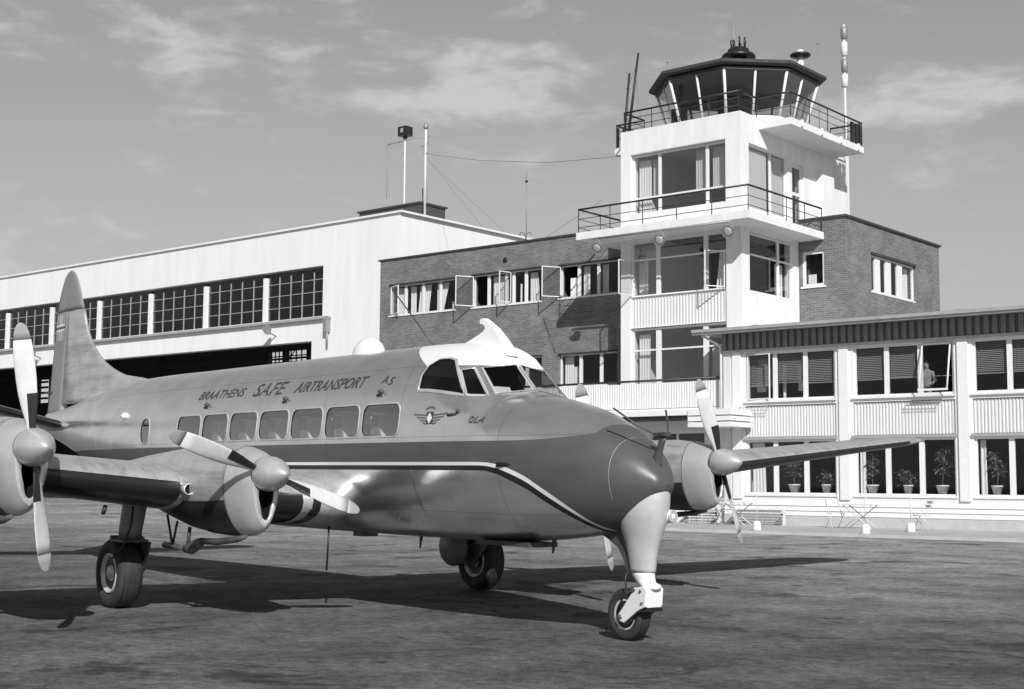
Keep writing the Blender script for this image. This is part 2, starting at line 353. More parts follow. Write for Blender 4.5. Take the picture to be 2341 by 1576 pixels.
# ================================================================== building helpers
def wpos(o):
    p = Vector(o.location)
    while o.parent: o = o.parent; p += Vector(o.location)
    return p
def part(mb, name, m, parent):
    o = mb.build(name, m); loc = -wpos(parent); o.parent = parent; o.location = loc; return o
def piece(name, me, pos, parent, rot=None):
    o = link(name, me); loc = Vector(pos) - wpos(parent); o.parent = parent; o.location = loc
    if rot: o.rotation_euler = rot
    return o
def PF(ax, d):
    return (lambda a, dd, z: (a, d + dd, z)) if ax == 'x' else (lambda a, dd, z: (d - dd, a, z))
def abox(mb, F, a0, a1, dd0, dd1, z0, z1):
    p, q = F(a0, dd0, z0), F(a1, dd1, z1)
    return mb.box(min(p[0], q[0]), max(p[0], q[0]), min(p[1], q[1]), max(p[1], q[1]), z0, z1)
def curtain(B, F, a0, a1, z0, z1, dd=.22, m='curtain', folds=9.0, amp=.02, taper=None, name='curtain'):
    n = max(8, int((a1 - a0) * 50)); top = []; bot = []
    for i in range(n + 1):
        t = i / n; a = a0 + (a1 - a0) * t; w = amp * math.sin(folds * 2 * math.pi * (a - a0) + a0)
        top.append(F(a, dd + w, z1))
        tb = t if taper is None else taper[0] + (taper[1] - taper[0]) * t
        bot.append(F(a0 + (a1 - a0) * tb, dd + w, z0))
    mid = [tuple((Vector(p) * .45 + Vector(q) * .55)) for p, q in zip(top, bot)]
    mb = MB(); mb.loft([bot, mid, top], False, False, True, False)
    return part(mb, name, m, B)
def blind(B, F, a0, a1, z0, z1, dd=.10, pitch=.055):
    mb = MB(); z = z1
    while z > z0:
        p = [F(a0, dd - .015, z), F(a1, dd - .015, z), F(a1, dd + .015, z + .034), F(a0, dd + .015, z + .034)]
        mb.add(p, [(0, 1, 2, 3)]); z -= pitch
    abox(mb, F, a0, a1, dd - .02, dd + .02, z0 - .035, z0)
    for a in (a0 + .15, a1 - .15): abox(mb, F, a - .006, a + .006, dd - .027, dd - .022, z0, z1)
    return part(mb, 'blind', 'blind', B)
def window(B, ax, a0, a1, z0, z1, d, muls=(), trans=(), fr=.06, mw=.08, dep=.08, sill=.07, m='trim', gl='glass', open_cells=(), sash=None, name='window', label=None):
    """frame set into the wall at depth d; muls/trans = positions of uprights and cross bars"""
    F = PF(ax, d); mb = MB()
    abox(mb, F, a0, a1, 0, dep, z1 - fr, z1); abox(mb, F, a0, a1, 0, dep, z0, z0 + fr)
    abox(mb, F, a0, a0 + fr, 0, dep, z0 + fr, z1 - fr); abox(mb, F, a1 - fr, a1, 0, dep, z0 + fr, z1 - fr)
    A = [a0 + fr] + [x for x in muls] + [a1 - fr]
    for x in muls: abox(mb, F, x - mw / 2, x + mw / 2, .004, dep - .004, z0 + fr, z1 - fr)
    for zt in trans: abox(mb, F, a0 + fr, a1 - fr, .008, dep - .008, zt - .03, zt + .03)
    o = part(mb, name, m, B)
    if label: o['label'] = label
    if sill:
        sm = MB(); abox(sm, F, a0 - .05, a1 + .05, -sill, .02, z0 - .06, z0 - .004); part(sm, 'sill', m, o)
    Z = [z0 + fr] + list(trans) + [z1 - fr]
    k = 0
    for i in range(len(A) - 1):
        for j in range(len(Z) - 1):
            if i in open_cells and j == 0: continue
            c = MB(); p = [F(A[i], dep * .5, Z[j]), F(A[i + 1], dep * .5, Z[j]), F(A[i + 1], dep * .5, Z[j + 1]), F(A[i], dep * .5, Z[j + 1])]
            c.add(p, [(0, 1, 2, 3)]); part(c, 'pane', gl, o)
    return o
def sash(B, hinge, width, z0, z1, ang, fr=.03, flip=1):
    """open casement: hinge point (x, y), swings outwards by ang degrees from the facade"""
    dx, dy = flip * math.cos(R(ang)), -math.sin(R(ang))
    def Q(t, n, z): return (hinge[0] + dx * t - dy * n * flip, hinge[1] + dy * t + dx * n * flip, z)
    mb = MB()
    def bar(t0, t1, za, zb):
        vs = [Q(t, n, z) for z in (za, zb) for t, n in ((t0, -.02), (t1, -.02), (t1, .02), (t0, .02))]
        mb.add(vs, [(0, 1, 2, 3), (4, 5, 6, 7), (0, 1, 5, 4), (1, 2, 6, 5), (2, 3, 7, 6), (3, 0, 4, 7)])
    bar(0, width, z0, z0 + fr); bar(0, width, z1 - fr, z1); bar(0, fr, z0 + fr, z1 - fr); bar(width - fr, width, z0 + fr, z1 - fr)
    o = part(mb, 'open_sash', 'trim', B)
    p = MB().add([Q(fr, 0, z0 + fr), Q(width - fr, 0, z0 + fr), Q(width - fr, 0, z1 - fr), Q(fr, 0, z1 - fr)], [(0, 1, 2, 3)]); part(p, 'pane', 'glass', o)
    return o
def railing(B, pts, z0, z1, mids=(.33, .66), post_sp=1.4, r=.035, name='railing', closed=False):
    """hand rail, thin mid rails and posts along a polyline (each a part)"""
    hr = MB()
    for a, b in zip(pts[:-1], pts[1:]): hr.tube((a[0], a[1], z1), (b[0], b[1], z1), r, 6)
    o = part(hr, 'hand_rail', 'black', B)
    mr = MB()
    for f in mids:
        for a, b in zip(pts[:-1], pts[1:]): mr.tube((a[0], a[1], z0 + (z1 - z0) * f), (b[0], b[1], z0 + (z1 - z0) * f), .014, 5)
    part(mr, 'mid_rail', 'darkmetal', o)
    for a, b in zip(pts[:-1], pts[1:]):
        L = math.hypot(b[0] - a[0], b[1] - a[1]); n = max(1, round(L / post_sp))
        for i in range(n + (1 if b is pts[-1] else 0)):
            t = i / n; x, y = a[0] + (b[0] - a[0]) * t, a[1] + (b[1] - a[1]) * t
            part(MB().tube((x, y, z0 - .25), (x, y, z1), .017, 6), 'rail_post', 'darkmetal', o)
    return o

# ================================================================== HANGAR
HW = 50.0
H = empty('hangar', (-60, HW, 0), 'white hangar with a long band of paned windows above its dark open doorway', 'hangar')
mb = MB(); wall(mb, -150, -49.2, 0, 15.0, [(-129.6, -54.9, 10.12, 12.83), (-129.6, -55.7, -1, 8.82)], HW, HW + .5)
part(mb, 'front_wall', 'hangar', H)
mb = MB(); wall(mb, HW + .502, 88, 0, 14.998, [], -49.2, -49.6, 'y'); part(mb, 'side_wall', 'hangar', H); mb = MB(); wall(mb, HW + .502, 88, 0, 14.998, [], -150, -149.6, 'y'); part(mb, 'side_wall', 'hangar', H)
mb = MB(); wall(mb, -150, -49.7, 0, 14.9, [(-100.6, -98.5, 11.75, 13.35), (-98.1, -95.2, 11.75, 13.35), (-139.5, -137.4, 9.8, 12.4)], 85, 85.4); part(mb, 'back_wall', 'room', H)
for x0, x1 in ((-100.6, -98.5), (-98.1, -95.2)):
    bars = MB(); n = 4
    for i in range(n + 1): bars.box(x0 + (x1 - x0) * i / n - .05, x0 + (x1 - x0) * i / n + .05, 84.9, 84.98, 11.75, 13.35)
    for z in (12.3, 12.85): bars.box(x0, x1, 84.91, 84.97, z - .05, z + .05)
    part(bars, 'glazing_bars', 'black', H)
for z in (10.3, 10.9, 11.5, 12.1): part(MB().box(-139.5, -137.4, 84.9, 84.97, z - .12, z + .12), 'glazing_bar', 'black', H)
part(MB().box(-150, -49.0, HW - .12, 88, 15.0, 15.10), 'roof', 'hangar', H)
part(MB().box(-150, -49.7, HW + .6, 84.9, 14.6, 14.7), 'ceiling', 'room', H)
tr_ = MB()
for y in (56, 64, 72, 80):
    tr_.box(-150, -49.8, y, y + .25, 13.9, 14.1); tr_.box(-150, -49.8, y, y + .25, 11.9, 12.05)
    x = -148
    while x < -52: tr_.tube((x, y + .12, 12.0), (x + 2, y + .12, 14.0), .07, 4); tr_.tube((x + 2, y + .12, 14.0), (x + 4, y + .12, 12.0), .07, 4); x += 4
part(tr_, 'roof_truss', 'room', H)
part(MB().box(-149.9, -54.2, HW - .22, HW - .003, 9.93, 10.06), 'ledge', 'gutter', H)
part(MB().box(-54.5, -54.25, HW - .32, HW - .003, 9.2, 9.93).tube((-54.3, HW - .2, 8.5), (-54.3, HW - .2, 9.3), .06), 'door_rail_bracket', 'mast_grey', H)
# paned windows: one bay between two posts is a window, every pane a piece
px = [-129.6 + 5.335 * i for i in range(-1, 8)] + [-86.35, -81.0, -75.65, -70.3, -64.98, -59.7, -54.9]
pane_mesh = {}
def pane_me(w, h):
    k = (round(w, 2), round(h, 2))
    if k not in pane_mesh:
        me = bpy.data.meshes.new('pane'); me.from_pydata([(-w / 2, 0, -h / 2), (w / 2, 0, -h / 2), (w / 2, 0, h / 2), (-w / 2, 0, h / 2)], [], [(0, 1, 2, 3)]); me.materials.append(M['glass_dark']); pane_mesh[k] = me
    return pane_mesh[k]
for i in range(1, len(px) - 1):
    a0, a1 = px[i], px[i + 1]
    part(MB().box(a0 - .13, a0 + .13, HW + .05, HW + .32, 10.12, 12.55), 'window_post', 'hangar', H)
    lo, hi = a0 + .13, a1 - (.13 if i < len(px) - 2 else 0)
    fm = MB(); ncol = 5; nrow = 4; z0, z1 = 10.14, 12.83; cw = (hi - lo) / ncol; ch = (z1 - z0) / nrow
    for c in range(1, ncol): fm.box(lo + c * cw - .024, lo + c * cw + .024, HW + .20, HW + .27, z0, z1 - .28)
    for r_ in range(1, nrow): fm.box(lo, hi, HW + .21, HW + .26, z0 + r_ * ch - .016, z0 + r_ * ch + .016)
    wi = part(fm, 'window', 'gutter', H)
    for c in range(ncol):
        for r_ in range(nrow): piece('pane', pane_me(cw, ch), (lo + (c + .5) * cw, HW + .235, z0 + (r_ + .5) * ch), wi)
for x in (-58.6, -81.9):
    l = MB().tube((x, HW - .003, 9.25), (x, HW - .6, 9.45), .035).lathe([(.05, -.1), (.10, 0), (.26, .2), (.29, .25), (.27, .25), (.02, .12)], (x - .1, HW - .75, 9.55), 'x', 14)
    o = part(l, 'wall_floodlight', 'flood', H)
part(MB().box(-58.46, -53.57, 55.98, 58.07, 15.0, 16.98), 'penthouse', 'penthouse', H)
part(MB().box(-58.56, -53.47, 55.88, 58.17, 16.98, 17.08), 'penthouse_coping', 'roofing', H)

# ================================================================== BRICK OFFICE BUILDING (left of the tower)
WB = 42.95
BK = empty('brick_office_building', (-37, WB, 0), 'brick office building with open casement windows between hangar and control tower', 'building')
holes = [(-42.85, -39.0, 8.57, 9.89), (-38.05, -34.38, 8.57, 9.91), (-33.47, -30.6, 8.59, 9.88), (-33.48, -30.68, 5.1, 6.36), (-38.05, -34.33, 5.1, 6.37), (-42.85, -39.0, 5.1, 6.37), (-42.85, -39, 1.6, 2.9), (-38, -34.4, 1.6, 2.9)]
mb = MB(); wall(mb, -43.45, -29.45, 0, 11.02, holes, WB, WB + .35); wall(mb, WB + .352, 56, 0, 11.018, [], -43.45, -43.1, 'y'); wall(mb, -43.1, -29.5, 0, 11.0, [], 55.6, 56)
part(mb, 'brick_wall', 'brick', BK)
part(MB().box(-43.55, -29.43, WB - .06, 56.1, 11.02, 11.09), 'roof', 'roofing', BK)
rm = MB()
for z in (0.02, 3.3, 7.3, 10.7): rm.box(-43.05, -29.5, WB + .4, 55.5, z, z + .12)
for x in (-38.6, -33.9): rm.box(x - .05, x + .05, WB + .4, WB + 5.8, .15, 10.7)
rm.box(-43.05, -29.5, WB + 5.8, WB + 5.9, .15, 10.7)
part(rm, 'interior', 'room', BK)
def brick_win(a0, a1, z0, z1, muls, cur, open_=(), d=WB + .12):
    w = window(BK, 'x', a0, a1, z0, z1, d, muls, fr=.05, mw=.13, sill=.16, open_cells=open_)
    part(MB().box(a0 - .03, a1 + .03, WB - .05, WB + .1, z1, z1 + .05), 'lintel', 'roofing', w)
    F = PF('x', d)
    for c in cur: curtain(w, F, *c)
    return w
zz = (8.6, 9.83)
w = brick_win(-42.85, -39.0, 8.57, 9.89, (-42.0, -40.95, -39.95), [(-41.9, -41.55, 8.64, 9.8), (-41.3, -40.65, 8.64, 9.8, .2, 'curtain', 9, .02, (-.2, .75)), (-40.3, -39.6, 8.64, 9.8, .2, 'curtain', 9, .02, (0, .55)), (-39.45, -39.1, 8.64, 8.95), (-42.75, -42.3, 8.64, 9.8)])
sash(w, (-42.80, WB + .03), .72, 8.62, 9.85, 20)
w = brick_win(-38.05, -34.38, 8.57, 9.91, (-37.25, -36.3, -35.92, -35.27), [(-37.15, -36.5, 8.64, 9.8, .2, 'curtain', 9, .02, (0, .95)), (-35.2, -34.8, 8.64, 9.8, .2, 'curtain', 9, .02, (0, 1.3)), (-35.75, -35.65, 8.64, 9.4)], open_=(0, 2))
sash(w, (-38.0, WB + .03), .80, 8.62, 9.87, 118); sash(w, (-35.98, WB + .03), .62, 8.62, 9.87, 100)
w = brick_win(-33.47, -30.6, 8.59, 9.88, (-32.6, -31.65), [(-33.15, -32.75, 8.64, 9.4), (-32.5, -32.2, 8.64, 9.8), (-31.6, -31.3, 8.64, 9.8)], open_=(0,))
sash(w, (-33.42, WB + .03), .80, 8.64, 9.84, 122)
w = brick_win(-33.48, -30.68, 5.1, 6.36, (-32.5, -31.52), [(-33.4, -33.0, 5.15, 6.3), (-33.1, -32.7, 5.15, 5.9, .3)])
w = brick_win(-38.05, -34.33, 5.1, 6.37, (-37.1, -36.2, -35.2), [(-37.9, -37.4, 5.15, 6.3)])
w = brick_win(-42.85, -39.0, 5.1, 6.37, (-41.9, -40.9, -39.9), [])
w = brick_win(-42.85, -39.0, 1.6, 2.9, (-41.9, -40.9, -39.9), []); w = brick_win(-38, -34.4, 1.6, 2.9, (-37.1, -36.2, -35.2), [])
part(MB().lathe([(.09, -.02), (.12, -.012), (.12, 0)], (-36.27, WB, 10.38), 'y', 14), 'vent', 'black', BK)

# ================================================================== BRICK ANNEX (right of the tower)
AX = empty('brick_annex', (-21, 49, 0), 'plain brick block with a four light window right of the control tower', 'building')
mb = MB(); wall(mb, -24.31, -22.48, 0, 10.95, [(-24.2, -23.3, 8.53, 9.82)], 45.46, 45.8); wall(mb, 45.80, 53.74, 0, 10.948, [(47.55, 51.32, 8.49, 9.84)], -22.48, -22.83, 'y'); wall(mb, -29, -22.84, 0, 10.94, [], 53.4, 53.74)
part(mb, 'brick_wall', 'brick', AX)
part(MB().box(-24.3, -22.40, 45.38, 53.82, 10.951, 11.03), 'roof', 'roofing', AX)
part(MB().box(-24.25, -22.9, 45.85, 53.3, 7.3, 7.4).box(-24.25, -22.9, 45.85, 53.3, 10.5, 10.6).box(-24.28, -24.2, 46, 53.3, 7.41, 10.5), 'interior', 'room', AX)
w = window(AX, 'y', 47.55, 51.32, 8.49, 9.84, -22.52, (48.17, 49.10, 50.10), fr=.05, mw=.42, sill=.06, dep=.1); F = PF('y', -22.52)
for c in ((48.45, 48.75, 8.55, 9.5), (50.35, 50.9, 8.55, 9.5), (50.9, 51.2, 8.55, 9.75)): curtain(w, F, *c)
part(MB().box(-22.5, -22.40, 47.5, 51.37, 9.84, 9.93), 'lintel', 'roofing', w)
w = window(AX, 'x', -24.2, -23.3, 8.53, 9.82, 45.52, (), fr=.10, sill=.1); curtain(w, PF('x', 45.5), -24.1, -23.75, 8.6, 9.0, .2)

# ================================================================== CONTROL TOWER
WT, U0, U1, WE = 41.4, -29.41, -24.34, 49.66
T = empty('control_tower', (-26.9, 45.5, 0), 'white control tower with balconies and an octagonal glass cab on top', 'tower')
PL, PR = -28.98, -24.95
mb = MB()
wall(mb, U0, U1, 0, 14.28, [(PL, PR, 11.15, 13.38), (PL, PR, 8.1, 10.12), (PL, PR, 4.4, 6.96), (PL, PR, 0.4, 3.2), (PL, PR, 6.965, 8.095)], WT, WT + .38)
wall(mb, WT + .38, WE, 0, 14.279, [(WT + .55, 44.75, 10.95, 13.25), (45.05, 45.95, 10.5, 13.1), (WT + .55, 45.1, 8.02, 10.12)], U1, U1 - .38, 'y')
wall(mb, WT + .382, WE, 0, 14.278, [], U0, U0 + .38, 'y'); wall(mb, U0 + .381, U1 - .381, 0, 14.277, [], WE - .38, WE)
part(mb, 'wall', 'white', T)
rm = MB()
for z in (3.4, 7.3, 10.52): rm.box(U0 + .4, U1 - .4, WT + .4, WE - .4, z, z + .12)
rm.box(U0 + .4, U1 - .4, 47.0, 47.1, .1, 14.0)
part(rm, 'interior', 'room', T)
part(MB().box(U0 + .39, U1 - .39, WT + .39, WE - .39, 13.75, 13.88), 'roof_slab', 'white', T)
# spandrel between the floors
part(corrugated(MB(), PL, PR, 6.97, 8.03, WT + .06), 'spandrel_panel', 'cream', T)
part(MB().box(PL, PR, WT + .10, WT + .36, 6.97, 8.09), 'spandrel_backing', 'white', T)
# windows
w = window(T, 'x', PL, PR, 11.15, 13.36, WT + .2, (-27.83, -25.82), (11.75,), fr=.06, mw=.11, sill=0, name='window', gl='glass_t'); F = PF('x', WT + .2)
curtain(w, F, -28.9, -28.35, 11.2, 13.2, .25); curtain(w, F, -26.45, -25.9, 11.75, 13.25, .3, 'curtain_grey'); curtain(w, F, -25.75, -25.15, 11.75, 13.25, .3, 'curtain_grey'); curtain(w, F, -28.3, -28.0, 11.75, 13.2, .3, 'curtain_grey')
part(corrugated(MB(), PL + .05, PR - .05, 10.72, 11.12, WT + .1, .10, .03), 'sill_panel', 'cream', T); part(MB().box(PL, PR, WT + .15, WT + .37, 10.64, 11.14), 'sill_backing', 'white', T)
w = window(T, 'x', PL, PR, 8.1, 10.12, WT + .12, (-27.85, -25.85), (9.45,), fr=.06, mw=.17, sill=.06, open_cells=(2,), gl='glass_t'); F = PF('x', WT + .12)
curtain(w, F, -28.85, -28.45, 8.2, 9.6, .25); curtain(w, F, -28.8, -27.95, 9.5, 10.0, .3, 'curtain_grey'); curtain(w, F, -25.45, -25.15, 8.2, 9.5, .3, 'curtain', 9, .02, (-.5, .8))
sash(w, (-25.05, WT + .05), .78, 8.16, 9.42, 60, flip=-1); sash(w, (PL + .06, WT + .05), .8, 8.16, 9.42, 94)
w = window(T, 'x', PL, PR, 4.4, 6.94, WT + .12, (-27.85, -25.87), (6.15,), fr=.07, mw=.2, sill=.06, gl='glass_t'); F = PF('x', WT + .12)
curtain(w, F, -28.85, -28.35, 4.5, 6.75, .25); curtain(w, F, -25.75, -25.1, 4.5, 6.1, .25, 'curtain_grey')
w = window(T, 'x', PL, PR, .4, 3.2, WT + .12, (-27.85, -25.87), fr=.07, mw=.2, sill=0, gl='glass_t')
w = window(T, 'y', WT + .55, 44.75, 10.95, 13.25, U1 - .10, (43.65,), (), fr=.06, mw=.10, sill=.05, gl='glass_t'); F = PF('y', U1 - .1)
curtain(w, F, 42.05, 43.55, 11.0, 13.15, .12, 'curtain_grey'); curtain(w, F, 43.75, 44.65, 11.0, 13.15, .12, 'curtain_grey')
d_ = MB(); F = PF('y', U1 - .1); abox(d_, F, 45.05, 45.17, 0, .08, 10.5, 13.1); abox(d_, F, 45.83, 45.95, 0, .08, 10.5, 13.1); abox(d_, F, 45.17, 45.83, 0, .08, 12.98, 13.1); abox(d_, F, 45.17, 45.83, .01, .07, 11.95, 12.07); abox(d_, F, 45.17, 45.83, 0, .08, 10.5, 10.62)
dd_ = part(d_, 'balcony_door', 'trim', T); q_ = MB(); abox(q_, F, 45.17, 45.83, .03, .05, 10.62, 12.98); part(q_, 'pane', 'glass', dd_)
w = window(T, 'y', WT + .55, 45.1, 8.02, 10.1, U1 - .10, (44.15,), (9.35,), fr=.06, mw=.12, sill=.06, gl='glass_t'); F = PF('y', U1 - .1); curtain(w, F, 44.3, 44.85, 8.1, 9.3, .25)
bx_ = MB(); bx_.box(U1 + .003, U1 + .32, 46.9, 47.75, 11.35, 12.95); part(bx_, 'junction_box', 'white', T)
# lower balcony
part(MB().prism([(-30.5, 40.12), (-23.3, 40.12), (-23.3, 45.44), (U1 + .002, 45.44), (U1 + .002, WT - .002), (U0 - .002, WT - .002), (U0 - .002, WB - .003), (-30.5, WB - .003)], 10.2, 10.46, 'z'), 'balcony_slab', 'white', T)
railing(T, [(-30.45, WB - .05), (-30.45, 40.2), (-23.36, 40.2), (-23.36, 45.4)], 10.62, 11.33, (.05, .5), 1.42)
part(MB().tube((-29.7, 40.08, 10.14), (-23.95, 40.08, 10.14), .035), 'lamp_conduit', 'mast_grey', T)
# upper deck: overhanging platforms left and right
part(MB().box(U1 + .002, -23.05, 42.65, 48.3, 13.86, 14.10), 'deck_slab', 'white', T)
part(MB().box(-30.65, U0 - .002, 42.75, 48.3, 13.86, 14.10), 'deck_slab', 'white', T)
for y in (43.4, 44.9, 46.4, 47.8): part(MB().box(-23.06, -22.99, y - .06, y + .06, 13.9, 14.14), 'bracket', 'white', T)
railing(T, [(-30.6, 44.2), (-30.6, 42.8), (U0 + .1, 42.8), (U0 + .1, WT + .08), (U1 - .1, WT + .08), (U1 - .1, 42.7), (-23.1, 42.7), (-23.1, 48.25), (-24.4, 48.25)], 14.42, 15.02, (.15, .6), 1.35)
lt = MB()
for y in (47.4, 47.75, 48.05): lt.box(-23.12, -23.04, y - .09, y + .09, 14.15, 14.9)
part(lt, 'signal_board', 'black', T)
lt = MB()
for x in (-30.5, -30.2, -29.95): lt.box(x - .06, x + .06, 42.72, 42.76, 14.15, 14.9)
part(lt, 'signal_board', 'black', T)
# cab
CX, CY, ZB, ZT = -26.95, 45.55, 14.78, 16.42
def octa(ap, z, cx=CX, cy=CY, n=8):
    r_ = ap / math.cos(math.pi / 8); return [(cx + r_ * math.cos(math.pi / 8 + k * math.pi / 4), cy + r_ * math.sin(math.pi / 8 + k * math.pi / 4), z) for k in range(8)]
def lerp(a, b, t): return tuple(a[i] + (b[i] - a[i]) * t for i in range(3))
cb = MB().loft([octa(2.42, 13.9), octa(2.42, ZB)], True, True, False); part(cb, 'cab_wall', 'white', T)
rfm = MB().loft([octa(3.08, 16.50), octa(3.14, 16.54), octa(3.14, 16.64), octa(3.0, 16.70), octa(.3, 17.0)], True, True, False)
cabroof = part(rfm, 'cab_roof', 'roofing', T)
part(MB().loft([octa(2.9, 16.34), octa(2.9, 16.44)], True, True, False), 'cab_ceiling', 'cabroom', T)
lo_, hi_ = octa(2.40, ZB), octa(2.84, ZT)
for k in range(8):
    a0, a1, b0, b1 = lo_[k], lo_[(k + 1) % 8], hi_[k], hi_[(k + 1) % 8]
    part(MB().tube(a0, b0, .055, 6), 'cab_mullion', 'trim', T)
    part(MB().tube(lerp(a0, a1, .5), lerp(b0, b1, .5), .045, 6), 'cab_mullion', 'trim', T)
    for h0, h1 in ((0, .5), (.5, 1)):
        part(MB().add([lerp(a0, a1, h0), lerp(a0, a1, h1), lerp(b0, b1, h1), lerp(b0, b1, h0)], [(0, 1, 2, 3)]), 'cab_pane', 'glass_t', T)
part(MB().loft([octa(2.25, ZB + .002), octa(2.25, ZB + .08), octa(1.7, ZB + .08), octa(1.7, ZB + .002)], False, False, False).box(CX - .5, CX + .5, CY - .5, CY + .5, 13.95, 16.3), 'cab_console', 'black', T)
part(MB().box(-28.4, -27.9, 43.25, 43.6, ZB, ZB + .62).tube((-28.15, 43.4, ZB + .6), (-28.05, 43.4, 16.3), .09), 'signal_lamp', 'black', T)
dr = MB().lathe([(.62, 0), (.66, .06), (.6, .16), (.42, .24), (.40, .36), (.3, .42), (.02, .44)], (CX + .35, CY - .4, 17.45), 'z', 20); dr.tube((CX + .35, CY - .4, 16.9), (CX + .35, CY - .4, 17.5), .3, 12)
for k in range(7):
    t = k * .9; dr.tube((CX + .35 + .26 * math.cos(t), CY - .4 + .26 * math.sin(t), 17.85), (CX + .35 + .28 * math.cos(t), CY - .4 + .28 * math.sin(t), 18.25 - .05 * (k % 3)), .035, 5)
part(dr, 'roof_beacon', 'black', T)
rv_ = part(MB().lathe([(.05, .3), (.36, .34), (.40, .39), (.36, .44), (.1, .47)], (-24.55, 46.2, 17.06), 'z', 18), 'roof_ventilator', 'black', T); part(MB().tube((-24.55, 46.2, 16.6), (-24.55, 46.2, 17.37), .13, 12).lathe([(.16, 0), (.12, .12), (.02, .14)], (-24.55, 46.2, 17.53), 'z', 12), 'ventilator_stem', 'white', rv_)
part(MB().tube((-30.1, 45.6, 16.0), (-30.1, 45.6, 18.1), .02).lathe([(.02, -.06), (.06, 0), (.02, .06)], (-30.1, 45.6, 18.12), 'z', 8), 'whip_aerial', 'mast_grey', T)
part(MB().tube((-25.45, 49.4, 14.2), (-25.45, 49.4, 18.9), .02).lathe([(.02, -.06), (.06, 0), (.02, .06)], (-25.45, 49.4, 18.92), 'z', 8), 'whip_aerial', 'mast_grey', T)
part(MB().tube((-27.3, 46, 16.9), (-27.3, 46, 19.9), .022), 'whip_aerial', 'mast_grey', T)
part(MB().tube((-30.42, 43.2, 14.1), (-29.86, 43.2, 17.85), .06, 6, .04).lathe([(.02, -.1), (.06, 0), (.02, .1)], (-29.97, 43.2, 17.2), 'z', 8), 'leaning_pole', 'darkmetal', T)
part(MB().tube((-30.75, 43.4, 13.9), (-30.42, 43.4, 17.2), .06, 6, .04).lathe([(.02, -.1), (.07, 0), (.02, .1)], (-30.49, 43.4, 16.6), 'z', 8), 'leaning_pole', 'darkmetal', T)
part(MB().path([(-29.97, 43.2, 17.3), (-30.2, 43.3, 17.05), (-30.47, 43.4, 16.7)], .008, 4).path([(-30.0, 43.2, 17.1), (-29.75, 43.1, 15.6), (-29.5, 43, 14.4)], .006, 4), 'stay_wire', 'wire', T)
# floodlights hung from the lower balcony
def flood(x, y, z, label, tilt):
    e = empty('floodlight', (x, y, z), label, 'floodlight', 'floodlights under the tower balcony')
    sh = MB().lathe([(.02, .16), (.10, .15), (.20, .02), (.215, -.03), (.20, -.03), (.17, 0)], (0, 0, 0), 'y', 18).build('shade', 'flood', e)
    MB().lathe([(.175, -.005), (.1, -.03), (.001, -.04)], (0, 0, 0), 'y', 16).build('lens', 'lens', e)
    MB().path([(-.22, 0, 0), (-.22, .03, .1), (-.1, .05, .3), (0, .06, .33), (.1, .05, .3), (.22, .03, .1), (.22, 0, 0)], .014, 6).build('bracket', 'mast_grey', e)
    e.rotation_euler = (R(tilt), 0, R(10)); return e
flood(-29.55, 40.1, 9.80, 'round floodlight hanging at the left end of the tower balcony', 25)
flood(-26.85, 40.1, 9.80, 'round floodlight hanging under the middle of the tower balcony', 20)
flood(-24.1, 40.1, 9.80, 'round floodlight hanging at the right corner of the tower balcony', 20)

# ================================================================== TERMINAL WING (two storeys, right)
WR = 40.4
TW = empty('terminal_wing', (-14, WR, 0), 'two storey pale terminal wing with wide windows and a dark boarded fascia', 'building')
UL, UR = -24.46, -4.2
bays = [(-23.64, -20.40), (-19.78, -16.52), (-15.95, -12.70), (-12.1, -8.85), (-8.25, -5.0)]
holes = []
for a0, a1 in bays: holes += [(a0, a1, 4.10, 5.70), (a0, a1, 1.05, 2.80), (a0 - .02, a1 + .02, 2.90, 3.94)]
mb = MB(); wall(mb, UL, UR, 0, 6.3, holes, WR, WR + .3); wall(mb, WR + .3, 47, 0, 6.298, [], UL, UL + .3, 'y'); wall(mb, WR + .3, 47, 0, 6.298, [], UR - .3, UR, 'y'); wall(mb, UL + .301, UR - .301, 0, 6.297, [], 46.7, 47)
part(mb, 'wall', 'trim', TW)
rm = MB()
for z in (.02, 3.3, 6.05): rm.box(UL + .35, UR - .35, WR + .33, 46.5, z, z + .1)
rm.box(UL + .35, UR - .35, 45.5, 45.6, .1, 6.0)
for x in (-20.1, -12.4): rm.box(x - .05, x + .05, WR + 1.2, 45.5, 3.4, 6.0)
part(rm, 'interior', 'room', TW)
